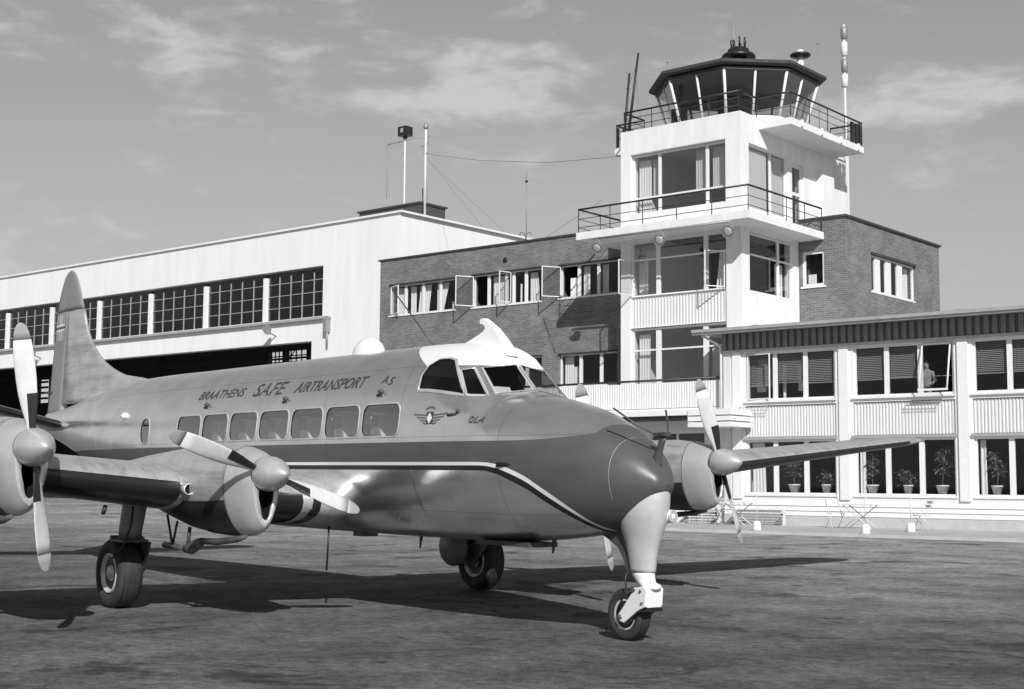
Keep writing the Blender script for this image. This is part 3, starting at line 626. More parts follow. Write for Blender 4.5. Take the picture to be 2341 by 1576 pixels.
# pilasters between the bays
for x in (-23.95, -20.09, -16.23, -12.4, -8.55): part(MB().box(x - .16, x + .16, WR - .07, WR - .002, .9, 5.78), 'pilaster', 'trim', TW)
part(MB().box(UL, -24.2, WR - .05, WR - .002, 0.84, 5.78), 'corner_board', 'cream', TW)
for i, (a0, a1) in enumerate(bays):
    th_ = (a1 - a0) / 3; m1, m2 = a0 + th_, a0 + 2 * th_
    if i == 0: m1, m2 = -22.58, -21.48
    part(corrugated(MB(), a0, a1, 2.92, 3.92, WR + .05, .105, .025), 'spandrel_panel', 'cream', TW)
    part(MB().box(a0, a1, WR + .09, WR + .28, 2.91, 3.93), 'spandrel_backing', 'cream', TW)
    part(MB().box(a0 - .06, a1 + .06, WR - .09, WR + .04, 2.82, 2.90), 'drip_board', 'gutter', TW)
    w = window(TW, 'x', a0, a1, 4.10, 5.70, WR + .06, (m1, m2), fr=.07, mw=.15, sill=.14, open_cells=(0,) if i == 0 else ((2,) if i == 1 else ())); F = PF('x', WR + .06)
    cells = [(a0 + .07, m1 - .075), (m1 + .075, m2 - .075), (m2 + .075, a1 - .07)]
    for j, (c0, c1) in enumerate(cells):
        if i == 0 and j == 0: curtain(w, F, c0 + .05, c0 + .42, 4.5, 5.5, .5, 'curtain_grey'); curtain(w, F, c0 + .05, c0 + .42, 4.42, 4.78, .45); blind(w, F, c0, c1, 4.62, 5.62, .2); continue
        if i == 0 and j == 1: curtain(w, F, c0, c0 + .14, 4.2, 5.3, .4); curtain(w, F, c1 - .38, c1 - .1, 4.4, 5.3, .4)
        if i == 1 and j == 2: abox_ = MB(); abox(abox_, F, c0, c1, .1, .13, 4.66, 4.68); part(abox_, 'blind_rail', 'blind', w); continue
        blind(w, F, c0, c1, (4.68, 4.66, 4.70)[i % 3] + (.0, .02, -.03)[j], 5.62, .13)
    if i == 0: sash(w, (a0 + .06, WR + .02), .94, 4.15, 5.64, 10)
    if i == 1: 
        s_ = MB()   # top hung sash pushed out at the bottom
        for (za, zb, ya, yb, xa, xb) in ((5.6, 5.66, 0, 0, m2 + .08, a1 - .07), (4.2, 4.26, -.32, -.32, m2 + .08, a1 - .07)): s_.box(xa, xb, WR + ya - .02, WR + ya + .02, za, zb)
        for xx in (m2 + .11, a1 - .10): s_.tube((xx, WR, 5.63), (xx, WR - .32, 4.23), .03, 4)
        so = part(s_, 'open_sash', 'trim', w); part(MB().add([(m2 + .1, WR - .31, 4.26), (a1 - .1, WR - .31, 4.26), (a1 - .1, WR, 5.6), (m2 + .1, WR, 5.6)], [(0, 1, 2, 3)]), 'pane', 'glass', so)
    if i < 2:
        fb = MB(); x0 = a0 - .15 if i == 0 else -17.95
        for k in range(8): fb.tube((x0 + k * .14, WR - .14, 3.78), (x0 + k * .14, WR - .14, 3.88), .007, 4)
        fb.tube((x0 - .05, WR - .14, 3.88), (x0 + 1.05, WR - .14, 3.88), .010).tube((x0 - .05, WR - .14, 3.78), (x0 + 1.05, WR - .14, 3.78), .010).tube((x0, WR - .14, 3.88), (x0, WR, 3.95), .008).tube((x0 + 1, WR - .14, 3.88), (x0 + 1, WR, 3.95), .008)
        part(fb, 'flower_box_holder', 'mast_grey', TW)
    lw = window(TW, 'x', a0, a1, 1.05, 2.80, WR + .06, (m1, m2), fr=.06, mw=.16, sill=.10)
    if i in (0, 1, 2): curtain(lw, F, a0 + .08, a0 + (.55 if i == 0 else .25), 1.1, 2.72, .2, 'curtain', 9, .02, (0, 1.1))
# plinth: clapboards over concrete
part(MB().box(UL, UR, WR - .05, WR - .002, 0.02, .37), 'plinth', 'concrete', TW)
for k in range(3): part(MB().add([(UL, WR - .05, .385 + k * .155), (UR, WR - .05, .385 + k * .155), (UR, WR - .02, .53 + k * .155), (UL, WR - .02, .53 + k * .155), (UL, WR - .004, .53 + k * .155), (UR, WR - .004, .53 + k * .155), (UR, WR - .004, .385 + k * .155), (UL, WR - .004, .385 + k * .155)], [(0, 1, 2, 3), (3, 2, 5, 4), (0, 7, 6, 1), (0, 3, 4, 7), (1, 6, 5, 2)]), 'clapboard', 'trim', TW)
# fascia of upright boards and the eave
part(MB().box(UL, UR, WR - .12, WR - .002, 5.81, 6.36), 'fascia_backing', 'fascia_dark', TW)
part(MB().box(UL - .03, UR, WR - .17, WR - .002, 5.735, 5.805), 'fascia_trim', 'gutter', TW)
me = bpy.data.meshes.new('fascia_board'); bbx = MB().box(-.075, .075, -.03, 0, 0, .545); me.from_pydata(bbx.v, [], bbx.f); me.materials.append(M['fascia'])
x = UL + .09
while x < UR - .1:
    piece('fascia_board', me, (x + random.uniform(-.008, .008), WR - .122, 5.812), TW); x += .255
part(MB().box(-25.2, UR, 39.72, 47.2, 6.37, 6.47), 'roof', 'gutter', TW)
part(MB().box(-25.22, UR, 39.62, 39.718, 6.33, 6.47).box(-25.22, UR, 39.56, 39.63, 6.40, 6.5), 'gutter', 'gutter', TW)
part(MB().path([(-24.9, 39.75, 6.3), (-24.6, 40.2, 6.05), (-24.52, 40.3, 5.9), (-24.52, 40.3, 3.9)], .045, 8), 'downpipe', 'trim', TW)
rnd = random.Random(3); ed = MB(); x = -25.0
while x < UR: L = rnd.uniform(.15, .5); ed.box(x, x + L, 40.0, 40.1, 6.471, 6.471 + rnd.uniform(.04, .10)); x += L + rnd.uniform(.2, .9)
part(ed, 'roof_edge_stones', 'roofing', TW)

# entrance block in front of the tower: roof terrace with a corrugated parapet, canopy under it
EN = empty('entrance_block', (-29, 40.55, 0), 'low entrance block with corrugated parapet and canopy in front of the tower', 'building')
mb = MB(); wall(mb, -42, UL - .01, 0, 3.86, [(-27.6, -25.35, 2.3, 3.15), (-33, -28.2, .3, 3.1)], 40.62, 40.85); wall(mb, 40.86, WB - .01, 0, 3.855, [], -42, -41.8, 'y'); part(mb, 'wall', 'trim', EN)
part(MB().box(-42, UL - .01, 40.6, WB - .01, 3.862, 3.96), 'terrace_slab', 'trim', EN)
part(corrugated(MB(), -42, UL - .012, 3.98, 4.86, 40.57, .105, .03), 'parapet_panel', 'cream', EN)
part(MB().box(-42, UL - .012, 40.615, 40.66, 3.965, 4.87), 'parapet_backing', 'cream', EN)
part(MB().tube((-42, 40.6, 4.96), (UL - .012, 40.6, 4.96), .04), 'hand_rail', 'black', EN)
w = window(EN, 'x', -27.6, -25.35, 2.3, 3.15, 40.66, (-26.5,), fr=.06, sill=.06); w = window(EN, 'x', -33, -28.2, .3, 3.1, 40.66, (-31.4, -29.8), fr=.06, sill=0)
part(MB().box(-41.5, -25.0, 40.86, 40.9, .1, 3.3).box(-41.5, -25, 42.6, 42.65, .1, 3.8), 'interior', 'room', EN)
part(MB().box(-30, -25.0, 39.0, 40.56, 3.62, 3.80), 'canopy', 'trim', EN)
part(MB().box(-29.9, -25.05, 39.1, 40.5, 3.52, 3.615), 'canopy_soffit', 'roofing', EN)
for k in range(3): part(MB().box(-24.98, -23.35, 38.95, 40.33, 3.22 + k * .19, 3.22 + k * .19 + (.155 if k < 2 else .2)), 'canopy_board', 'trim', EN)
part(MB().tube((-25.05, 39.05, 3.6), (-24.5, 40.2, 2.9), .04), 'brace', 'trim', EN)

# ================================================================== ROOFTOP MASTS
def guy(e, a, b): MB().tube(a, b, .007, 4).build('guy_wire', 'wire', e)
m_ = empty('beacon_mast', (-58.27, 59.5, 15.10), 'white mast with a dark box lamp on top behind the hangar penthouse', 'mast')
MB().tube((0, 0, 0), (0, 0, 7.1), .06, 8, .05).build('pole', 'mast_white', m_)
MB().box(-.34, .34, -.3, .3, 7.14, 7.72).tube((0, 0, 7.0), (0, 0, 7.2), .14).build('lamp_housing', 'black', m_)
MB().box(-.12, .12, -.303, .303, 7.35, 7.6).build('lamp_glass', 'lens', m_)
MB().tube((-1.5, 0, 6.85), (1.5, 0, 6.9), .028, 5).tube((-1.5, 0, 6.86), (-1.5, 0, 3.5), .02, 5).tube((-.5, 0, 6.86), (0, 0, 5.9), .02, 4).build('cross_arm', 'mast_grey', m_)
m_ = empty('aerial_mast', (-49.35, 51.93, 15.0), 'white mast with aerial arms standing at the hangar roof edge', 'mast')
MB().tube((0, 0, 0), (0, 0, 4.75), .065, 8, .055).build('pole', 'mast_white', m_)
MB().lathe([(.06, 0), (.12, .04), (.14, .18), (.08, .26), (.09, .36), (.02, .4)], (0, 0, 4.72), 'z', 10).build('lamp', 'mast_grey', m_)
MB().tube((-.3, 0, 3.85), (.05, 0, 3.85), .02, 5).tube((.05, 0, 3.85), (.45, -.2, 4.05), .016, 5).tube((-.12, 0, 3.45), (.15, 0, 3.45), .04, 6).path([(.28, -.1, 4.2), (.4, -.1, 4.32), (.55, -.1, 4.26)], .014, 5).build('aerial_arm', 'mast_grey', m_)
MB().tube((-.12, -.05, .1), (-.12, -.05, 1.6), .03, 5).build('conduit', 'black', m_)
guy(m_, (0, 0, 3.2), (-1.6, 2.0, .2)); guy(m_, (0, 0, 3.3), (-.9, 6, .2)); guy(m_, (0, 0, 3.2), (.1, 6.5, 0.1))
m_ = empty('roof_aerial', (-37.34, 45.6, 11.05), 'thin aerial with a small ball on the brick building roof', 'aerial')
MB().tube((0, 0, 0), (0, 0, 3.6), .018, 6).build('pole', 'mast_grey', m_)
MB().lathe([(.001, -.07), (.06, -.03), (.07, 0), (.06, .03), (.001, .07)], (0, 0, 3.2), 'z', 10).build('ball', 'black', m_)
MB().tube((-.25, 0, .42), (.28, 0, .40), .05, 5).box(.0, .28, -.1, .1, .36, .46).path([(-.4, 0, .9), (-.3, 0, 1.02), (-.1, 0, .95), (0, 0, .6)], .014, 5).path([(.3, 0, .85), (.2, 0, .98), (.05, 0, .9)], .014, 5).build('fittings', 'darkmetal', m_)
guy(m_, (0, 0, .2), (6.6, -3.5, 1.0))
m_ = empty('banded_mast', (-28.17, 57.2, 11.0), 'tall slim mast with dark and white lanterns rising behind the tower', 'mast')
MB().tube((0, 0, 0), (0, 0, 11.3), .07, 8, .05).build('pole', 'mast_white', m_)
for z0, z1, mm in ((8.35, 9.0, 'mast_white'), (9.05, 9.7, 'mast_grey'), (9.8, 10.5, 'mast_white'), (10.6, 11.2, 'mast_grey')):
    MB().lathe([(.07, z0), (.15, z0 + .05), (.15, z1 - .06), (.07, z1)], (0, 0, 0), 'z', 12).build('lantern', mm, m_)
o = MB().path([(-30.63, 43.0, 13.87), (-36.5, 45.9, 15.0), (-43, 48.9, 16.6), (-49.3, 51.93, 18.4)], .009, 4).build('aerial_wire', 'wire'); tag(o, 'thin aerial wire running from the tower to the hangar mast', 'wire')

# ================================================================== TERRACE FURNITURE
ZTR = 0.07
def x_table(x, y, rz, label, w=1.0, folded=False):
    e = empty('folding_table', (x, y, ZTR), label, 'table', 'folding café tables on the terrace', rz)
    MB().box(-w / 2, w / 2, -.3, .3, .70, .725).build('table_top', 'iron_white', e)
    for s in (-.26, .26):
        MB().tube((-w * .42, s, 0), (w * .42, s, .70), .016, 6).build('leg', 'iron_white', e)
        MB().tube((w * .42, s * .92, 0), (-w * .42, s * .92, .70), .016, 6).build('leg', 'iron_white', e)
    return e
def chair(x, y, rz, label):
    e = empty('folding_chair', (x, y, ZTR), label, 'chair', 'slatted folding chairs on the terrace', rz)
    for k in range(5): MB().box(-.2, .2, -.2 + k * .085, -.14 + k * .085, .43, .45).build('seat_slat', 'iron_white', e)
    for k in range(2): MB().box(-.2, .2, .2 + .05 * k, .22 + .05 * k, .66 + k * .11, .74 + k * .11).build('back_slat', 'iron_white', e)
    for s in (-.2, .2):
        MB().tube((s, -.2, 0), (s, .26, .88), .013, 6).build('leg', 'iron_white', e); MB().tube((s, .25, 0), (s, -.18, .44), .013, 6).build('leg', 'iron_white', e)
    return e
x_table(-23.2, 38.9, .05, 'white folding table with crossed legs left of the first weighted post', 1.15)
x_table(-18.9, 38.9, .1, 'white folding table with crossed legs between two weighted posts', 1.05)
chair(-24.9, 39.3, .5, 'slatted folding chair at the left end of the terrace')
chair(-24.2, 39.4, -.3, 'second slatted folding chair from the left end of the terrace')
chair(-19.7, 38.9, .9, 'slatted folding chair left of the table between the posts')
chair(-16.9, 38.8, -.7, 'slatted folding chair tipped beside the right-hand weighted post')
# a slatted crate-like bench against the wall casts the dark patch behind the left table
def bench(x, y, L, label):
    e = empty('slatted_bench', (x, y, ZTR), label, 'bench')
    for k in range(5): MB().box(-L / 2, L / 2, -.12 + k * .01, -.1 + k * .01, .04 + k * .09, .10 + k * .09).build('slat', 'slat', e)
    for s in (-L / 2, L / 2 - .05): MB().box(s, s + .05, -.09, .1, 0, .52).build('post', 'iron_white', e)
    return e
bench(-22.95, 39.95, 1.85, 'low slatted rack against the wall behind the left folding table')
bench(-25.2, 40.1, 1.3, 'low slatted rack at the left end of the terrace')
def weighted_post(x, y, label):
    e = empty('weighted_post', (x, y, 0.085 if y < 34.4 else ZTR), label, 'post', 'posts on white weights along the terrace edge')
    MB().lathe([(.112, 0), (.12, .02), (.112, .19), (.09, .25), (.04, .265)], (0, 0, 0), 'z', 16).build('weight', 'pot', e)
    MB().tube((0, 0, .25), (0, 0, 1.0), .016, 6).build('rod', 'iron_white', e); return e
weighted_post(-20.1, 34.9, 'white weighted post nearest the aircraft, left of the other two'); weighted_post(-16.75, 34.8, 'white weighted post at the kerb in front of the middle table'); weighted_post(-16.55, 37.2, 'white weighted post set back near the tipped chair')

# house plants on the window sills
def leaf_mesh(mb, p, d, L, w):
    d = Vector(d).normalized(); a = d.cross(Vector((0, 0, 1))).normalized() if abs(d.z) < .95 else Vector((1, 0, 0)); n = a.cross(d); p = Vector(p)
    mb.add([p, p + d * L * .45 + a * w + n * .02, p + d * L - n * .03, p + d * L * .45 - a * w + n * .02], [(0, 1, 2), (0, 2, 3)])
def plant(x, hgt, spread, n, label, pot=.17, seed=0, stem=True):
    rn = random.Random(seed); e = empty('potted_plant', (x, WR + .32, 1.10), label, 'plant', 'potted plants behind the ground floor windows')
    MB().lathe([(pot * .62, 0), (pot, .24), (pot * 1.06, .24), (pot * 1.06, .28), (pot * .9, .28), (pot * .85, .24)], (0, 0, 0), 'z', 14).build('pot', 'pot', e)
    sm = MB(); lf = MB()
    stems = [(0, 0)] if stem else [(rn.uniform(-.1, .1), rn.uniform(-.05, .05)) for _ in range(4)]
    for sx, sy in stems:
        pts = [(sx * .3, sy * .3, .25)]
        for k in range(1, 5): pts.append((sx + rn.uniform(-.04, .04) * k, sy, .25 + (hgt - .25) * k / 4))
        sm.path(pts, .012, 5)
        for k in range(int(n * 1.9) // len(stems)):
            t = rn.uniform(.35 if stem else .1, 1); i = min(3, int(t * 4)); b = Vector(pts[i]).lerp(Vector(pts[i + 1]), t * 4 - i); an = rn.uniform(0, 6.28); r_ = rn.uniform(.1, 1) * spread
            tip = b + Vector((math.cos(an) * r_, math.sin(an) * r_ * .5, rn.uniform(-.08, .18)))
            sm.path([b, tip], .005, 4); leaf_mesh(lf, tip, (math.cos(an), math.sin(an), rn.uniform(-.6, .5)), rn.uniform(.10, .20), rn.uniform(.04, .07))
    sm.build('stem', 'leaf', e); f = lf.build('foliage', 'leaf', e); return e
plant(-22.05, .95, .34, 46, 'branching pot plant in the left ground floor window', .19, 1)
plant(-20.91, .55, .20, 26, 'low pot plant at the right edge of the left ground floor window', .16, 2, False)
plant(-19.33, 1.05, .14, 40, 'tall thin pot plant at the left of the middle ground floor window', .18, 3)
plant(-18.17, .58, .18, 40, 'bushy low pot plant in the centre of the middle ground floor window', .15, 4, False)
plant(-17.08, 1.35, .26, 46, 'tall leafy pot plant at the right of the middle ground floor window', .19, 5)
plant(-15.42, 1.15, .2, 44, 'pot plant with bushy base in the right ground floor window', .16, 6)
plant(-14.0, 1.0, .3, 46, 'large leafed pot plant at the right picture edge', .18, 8)
# sill things in the upper windows
for x, y, z, w, h, l in ((-18.38, WR + .25, 4.17, .17, .26, 'white card standing on the sill left of the person'), (-15.72, WR + .25, 4.17, .2, .27, 'white card standing on the sill of the right upper window')):
    o = MB().box(-w / 2, w / 2, -.01, .01, 0, h).box(-w / 2, w / 2, -.04, .04, -.001, .012).build('standing_card', 'paper', None, (x, y, z)); tag(o, l, 'card')

# ================================================================== PERSON in the upper window
def person(x, y, z0, rz):
    e = empty('person', (x, y, z0), 'person in a grey jacket standing behind the open upper window', 'person', rz=rz)
    V = [(0, 0, .92), (0, 0, 1.08), (0, 0, 1.26), (0, .01, 1.42), (0, 0, 1.50), (0, -.01, 1.56), (0, -.015, 1.66), (0, -.01, 1.74),
         (.18, .01, 1.41), (.25, .0, 1.15), (.20, -.20, 1.05), (.17, -.27, 1.04), (-.18, .01, 1.41), (-.25, 0, 1.15), (-.20, -.20, 1.05), (-.17, -.27, 1.04),
         (.10, 0, .88), (.11, .0, .48), (.11, .02, .08), (.11, -.12, .04), (-.10, 0, .88), (-.11, 0, .48), (-.11, .02, .08), (-.11, -.12, .04)]
    Ed = [(0, 1), (1, 2), (2, 3), (3, 4), (4, 5), (5, 6), (6, 7), (3, 8), (8, 9), (9, 10), (10, 11), (3, 12), (12, 13), (13, 14), (14, 15), (0, 16), (16, 17), (17, 18), (18, 19), (0, 20), (20, 21), (21, 22), (22, 23)]
    rad = [.15, .145, .16, .13, .058, .07, .098, .075, .075, .058, .043, .04, .075, .058, .043, .04, .095, .068, .05, .045, .095, .068, .05, .045]
    me = bpy.data.meshes.new('body'); me.from_pydata(V, Ed, []); o = link('body', me, e); me.materials.append(M['suit'])
    o.modifiers.new('skin', 'SKIN'); sk = me.skin_vertices[0].data
    for i, r_ in enumerate(rad): sk[i].radius = (r_, r_ * .8)
    sk[0].use_root = True; o.modifiers.new('sub', 'SUBSURF').levels = 2; o.modifiers['sub'].render_levels = 2
    hd = MB(); rings = []
    for k in range(9):
        a = math.pi * k / 8; r_ = math.sin(a); zz = 1.655 + .125 * math.cos(a)
        rings.append([(.082 * r_ * math.cos(t) * (1 if k < 5 else 1 - .05 * (k - 4)), -.012 + .1 * r_ * math.sin(t), zz) for t in [2 * math.pi * j / 14 for j in range(14)]])
    hd.loft(rings, False, False); hd.lathe([(.001, .02), (.014, 0), (.018, -.03), (.001, -.035)], (0, -.112, 1.655), 'z', 8)
    for s in (-1, 1): hd.lathe([(.001, -.03), (.016, -.015), (.018, .015), (.001, .03)], (s * .084, 0, 1.66), 'z', 8)
    hd.build('head', 'flesh', e)
    hr = MB(); rings = []
    for k in range(5):
        a = math.pi * .5 * k / 4; r_ = math.sin(a) * 1.07; zz = 1.665 + .128 * math.cos(a)
        rings.append([(.085 * r_ * math.cos(t), .008 + .098 * r_ * math.sin(t), zz) for t in [2 * math.pi * j / 14 for j in range(14)]])
    hr.loft(rings, False, False); hr.build('hair', 'hair', e)
    for s in (-1, 1):
        hm = MB().lathe([(.001, 0), (.03, .01), (.036, .05), (.03, .08)], (s * .17, -.30, 1.0), 'z', 8)
        for f in range(4): hm.path([(s * .17 - .03 + f * .02, -.32, 1.05), (s * .17 - .03 + f * .02, -.37, 1.045), (s * .17 - .03 + f * .02, -.39, 1.02)], .0085, 5)
        hm.path([(s * .135, -.30, 1.06), (s * .12, -.34, 1.07)], .009, 5); hm.build('hand', 'flesh', e)
    return e
person(-17.62, 40.98, 3.41, .2)

# ================================================================== AIRLINER: fuselage shape
def pch(xs,ys):
    # monotone cubic hermite through points (xs ascending)
    xs=np.array(xs,float);ys=np.array(ys,float);h=np.diff(xs);dl=np.diff(ys)/h;m=np.zeros(len(xs))
    m[0]=dl[0];m[-1]=dl[-1]
    for i in range(1,len(xs)-1):
        if dl[i-1]*dl[i]>0: m[i]=2*dl[i-1]*dl[i]/(dl[i-1]+dl[i])
    def f(x):
        i=int(min(max(np.searchsorted(xs,x)-1,0),len(xs)-2));t=min(max((x-xs[i])/h[i],0),1)
        return float((2*t**3-3*t*t+1)*ys[i]+(t**3-2*t*t+t)*h[i]*m[i]+(-2*t**3+3*t*t)*ys[i+1]+(t**3-t*t)*h[i]*m[i+1])
    return f
# cabin body (nose excluded), x ascending (tail -> nose)
cab_t=pch([-14.45,-13.6,-12.5,-11.5,-10.2,-9,-8,-3.0,-2.6,-2.2,-1.9,-1.69,-1.39,-1.1],[2.36,2.42,2.53,2.64,2.74,2.755,2.75,2.745,2.74,2.725,2.69,2.64,2.51,2.33])
cab_b=pch([-14.45,-13.5,-12,-10.5,-9,-8,-6.5,-4,-2,-1.1],[2.02,1.83,1.48,1.15,.93,.84,.775,.76,.77,.82])
cab_w=pch([-14.45,-13.5,-12,-10.5,-9,-8,-6.5,-3,-2.2,-1.1],[.05,.17,.38,.56,.69,.74,.755,.755,.74,.68])
nos_t=pch([-3.2,-2.2,-1.5,-1.0,-.71,-.38,-.17,.08,.25,.365,.435,.462],[2.26,2.24,2.195,2.135,2.075,1.985,1.89,1.755,1.635,1.515,1.42,1.345])
nos_b=pch([-3.2,-2,-1.2,-.53,-.1,.15,.31,.40,.445,.462],[.76,.77,.80,.86,.935,1.04,1.15,1.235,1.295,1.345])
nos_w=pch([-3.2,-2.2,-1.6,-1.1,-.6,-.2,.1,.27,.385,.435,.462],[.755,.745,.715,.655,.56,.455,.345,.245,.15,.095,.005])
def sect(t,b,w,zc,nu,nl,th):
    # radius at angle th measured from +z toward +y, around (0,zc0)
    s,c=abs(math.sin(th)),math.cos(th)
    hh=max(.004,(t-zc) if c>=0 else (zc-b));n=nu if c>=0 else nl
    return 1.0/(((s/w)**n+(abs(c)/hh)**n)**(1/n))
ZC=lambda x: 1.72 if x<-8 and False else zc_f(x)
zc_f=pch([-14.45,-13,-11,-9,-7,-2,-1,0,.3,.462],[2.2,2.13,1.95,1.8,1.72,1.70,1.62,1.44,1.38,1.345])
# windscreen planes: points (starboard +y)
def plane(a,b,c):
    a,b,c=map(np.array,(a,b,c));n=np.cross(b-a,c-a);n=n/np.linalg.norm(n);return n,float(n@a)
WS=plane((-1.306,0.0,2.195),(-1.60,0.0,2.475),(-1.40,.46,2.15))
DV=plane((-1.40,.46,2.15),(-1.68,.42,2.425),(-1.60,.625,2.145))
SD=plane((-1.60,.625,2.145),(-1.80,.54,2.43),(-2.30,.715,2.2))
def fixn(P):
    n,dd=P; inside=np.array([-2.0,0,1.8])
    return (n,dd) if n@inside<dd else (-n,-dd)
WS,DV,SD=fixn(WS),fixn(DV),fixn(SD)
def rad(x,th):
    zc=ZC(x);s=abs(math.sin(th));c=math.cos(th)
    r=0
    if x<-1.1+1e-6 or True:
        if x<=-1.1:
            bl=min(1,max(0,(x+1.55)/.42));ct=cab_t(x)*(1-bl)+nos_t(x)*bl
            r=sect(ct,cab_b(x),cab_w(x) if x<-2.35 else nos_w(x)-.002,zc,2.35,2.1,th) if (x<=-2.35 or c>=0) else 0
            if x>-2.35 and c>-.2:
                for n,dd in (WS,DV,SD):
                    den=n[1]*s+n[2]*c
                    if den>1e-6:
                        rr=(dd-n[0]*x-n[2]*zc)/den
                        r=min(r,max(rr,0.0))
    if x>-3.2:
        r2=sect(nos_t(x),nos_b(x),max(nos_w(x),.004),zc,2.15+.25*min(1,max(0,(-.3-x)/2)),2.1,th)
        if x>-2.35: r=max(r,r2)
    return r
def surf(x,th):
    r=rad(x,th);return (x,r*math.sin(th),ZC(x)+r*math.cos(th))
def y_at(x,z):
    # half width at height z: solve th
    lo,hi=0.02,math.pi-.02
    for _ in range(50):
        m=(lo+hi)/2
        if surf(x,m)[2]>z: lo=m
        else: hi=m
    return surf(x,lo)[1]
# ================================================================== AIRLINER
al, phi, nx, ny = 0.663, 0.0063, 1.0358, 12.224
pos = yaw(nx, ny); hd_ = yaw(math.sin(al), -math.cos(al))
AC = empty('airliner', pos, 'four engined propeller airliner with white cockpit roof parked on the apron', 'aircraft')
AC.rotation_euler = (0, phi, math.atan2(hd_.y, hd_.x))
TAU = 2 * math.pi

def fus_mat():
    m, t, b = new_mat('fuselage_paint'); L = t.links.new
    tcn = t.nodes.new('ShaderNodeTexCoord'); sx = t.nodes.new('ShaderNodeSeparateXYZ'); L(tcn.outputs['Object'], sx.inputs[0]); X, Z = sx.outputs[0], sx.outputs[2]
    def mth(op, a, bb=None, clamp=False):
        n = t.nodes.new('ShaderNodeMath'); n.operation = op; n.use_clamp = clamp
        for i, v in enumerate((a, bb)):
            if v is None: continue
            if isinstance(v, (int, float)): n.inputs[i].default_value = v
            else: L(v, n.inputs[i])
        return n.outputs[0]
    def curve(pts):                                   # boundary height as a function of x, x in [-16, 1], z in [0, 3]
        n = t.nodes.new('ShaderNodeFloatCurve'); c = n.mapping.curves[0]
        pts = [((x + 16) / 17, z / 3) for x, z in pts]
        c.points[0].location = (0, pts[0][1]); c.points[1].location = (1, pts[-1][1])
        for p in pts: c.points.new(*p)
        for p in c.points: p.handle_type = 'VECTOR'
        n.mapping.update(); L(mth('DIVIDE', mth('ADD', X, 16.0), 17.0), n.inputs['Value'])
        return mth('MULTIPLY', n.outputs[0], 3.0)
    def above(zb, off=0.0): return mth('MULTIPLY', mth('SUBTRACT', Z, mth('ADD', zb, off) if off else zb), 400.0, True)
    Tb = curve([(-15.5, 1.717), (-1.1, 1.717), (-.85, 1.719), (-.6, 1.727), (-.4, 1.742), (-.22, 1.765), (-.12, 1.79), (-.075, 1.84), (-.06, 2.2), (.9, 2.6)])
    Bb = curve([(-15.5, 1.523), (-1.32, 1.523), (-1.18, 1.517), (-1.055, 1.499), (-.9, 1.455), (-.75, 1.395), (-.49, 1.238), (-.31, 1.108), (-.25, 1.055), (-.167, .985), (0, .85), (.2, .6), (.9, .3)])
    wd = curve([(-15.5, .031), (-1.25, .031), (-.9, .045), (-.5, .05), (-.2, .035), (.9, .03)])
    aT = above(Tb); aB = above(Bb); aW = mth('MULTIPLY', mth('SUBTRACT', Z, mth('SUBTRACT', Bb, wd)), 400.0, True); aK = mth('MULTIPLY', mth('SUBTRACT', Z, mth('SUBTRACT', Bb, mth('MULTIPLY', wd, 2.5))), 400.0, True)
    band = mth('MULTIPLY', aB, mth('SUBTRACT', 1.0, aT)); white = mth('MULTIPLY', aW, mth('SUBTRACT', 1.0, aB)); blk = mth('MULTIPLY', aK, mth('SUBTRACT', 1.0, aW))
    rl = mth('MAXIMUM', mth('ADD', mth('MULTIPLY', mth('SUBTRACT', -2.42, X), .45), 2.50), 2.452)
    rf = mth('MULTIPLY', mth('MULTIPLY', mth('SUBTRACT', Z, rl), 300.0, True), mth('MULTIPLY', mth('SUBTRACT', X, -3.3), 300.0, True))
    white = mth('MAXIMUM', white, rf)
    n = t.nodes.new('ShaderNodeTexNoise'); n.inputs['Scale'].default_value = 2.0; n.inputs['Detail'].default_value = 6
    mpn = t.nodes.new('ShaderNodeMapping'); mpn.inputs['Scale'].default_value = (1, 2, 2.4); L(tcn.outputs['Object'], mpn.inputs[0]); L(mpn.outputs[0], n.inputs['Vector'])
    nr_ = t.nodes.new('ShaderNodeTexNoise'); nr_.inputs['Scale'].default_value = 1.6; nr_.inputs['Detail'].default_value = 1; L(mpn.outputs[0], nr_.inputs['Vector']); n.inputs['Detail'].default_value = 3
    def mr(s, a, bb, c, d):
        q = t.nodes.new('ShaderNodeMapRange'); L(s, q.inputs[0])
        for i, v in enumerate((a, bb, c, d)): q.inputs[i + 1].default_value = v
        return q.outputs[0]
    def mix(f, a, bb):
        q = t.nodes.new('ShaderNodeMix'); q.data_type = 'FLOAT'; L(f, q.inputs[0])
        for i, v in ((2, a), (3, bb)):
            if isinstance(v, (int, float)): q.inputs[i].default_value = v
            else: L(v, q.inputs[i])
        return q.outputs[0]
    # skin laps: faint lines every frame and along two stringers
    def tick(s, per, off, w): return mth('LESS_THAN', mth('ABSOLUTE', mth('SUBTRACT', mth('FRACT', mth('DIVIDE', mth('ADD', s, off), per)), .5)), w / per)
    tk_ = mth('MAXIMUM', tick(X, 1.483, 40.37, .0035), mth('MAXIMUM', tick(Z, .71, 9.24, .0025), tick(X, .7415, 40.0, .0015)))
    lines = mth('SUBTRACT', 1.0, mth('MULTIPLY', tk_, .42))
    base = mix(blk, mix(white, mix(band, mth('MULTIPLY', mr(n.outputs[0], .3, .7, .78, .95), lines), mr(n.outputs[0], .3, .7, .080, .104)), .82), .02)
    painted = mth('MAXIMUM', mth('MAXIMUM', band, white), blk)
    L(base, b.inputs['Base Color']); L(mix(painted, .88, 0.0), b.inputs['Metallic']); L(mix(painted, mr(nr_.outputs[0], .3, .7, .27, .17), .38), b.inputs['Roughness'])
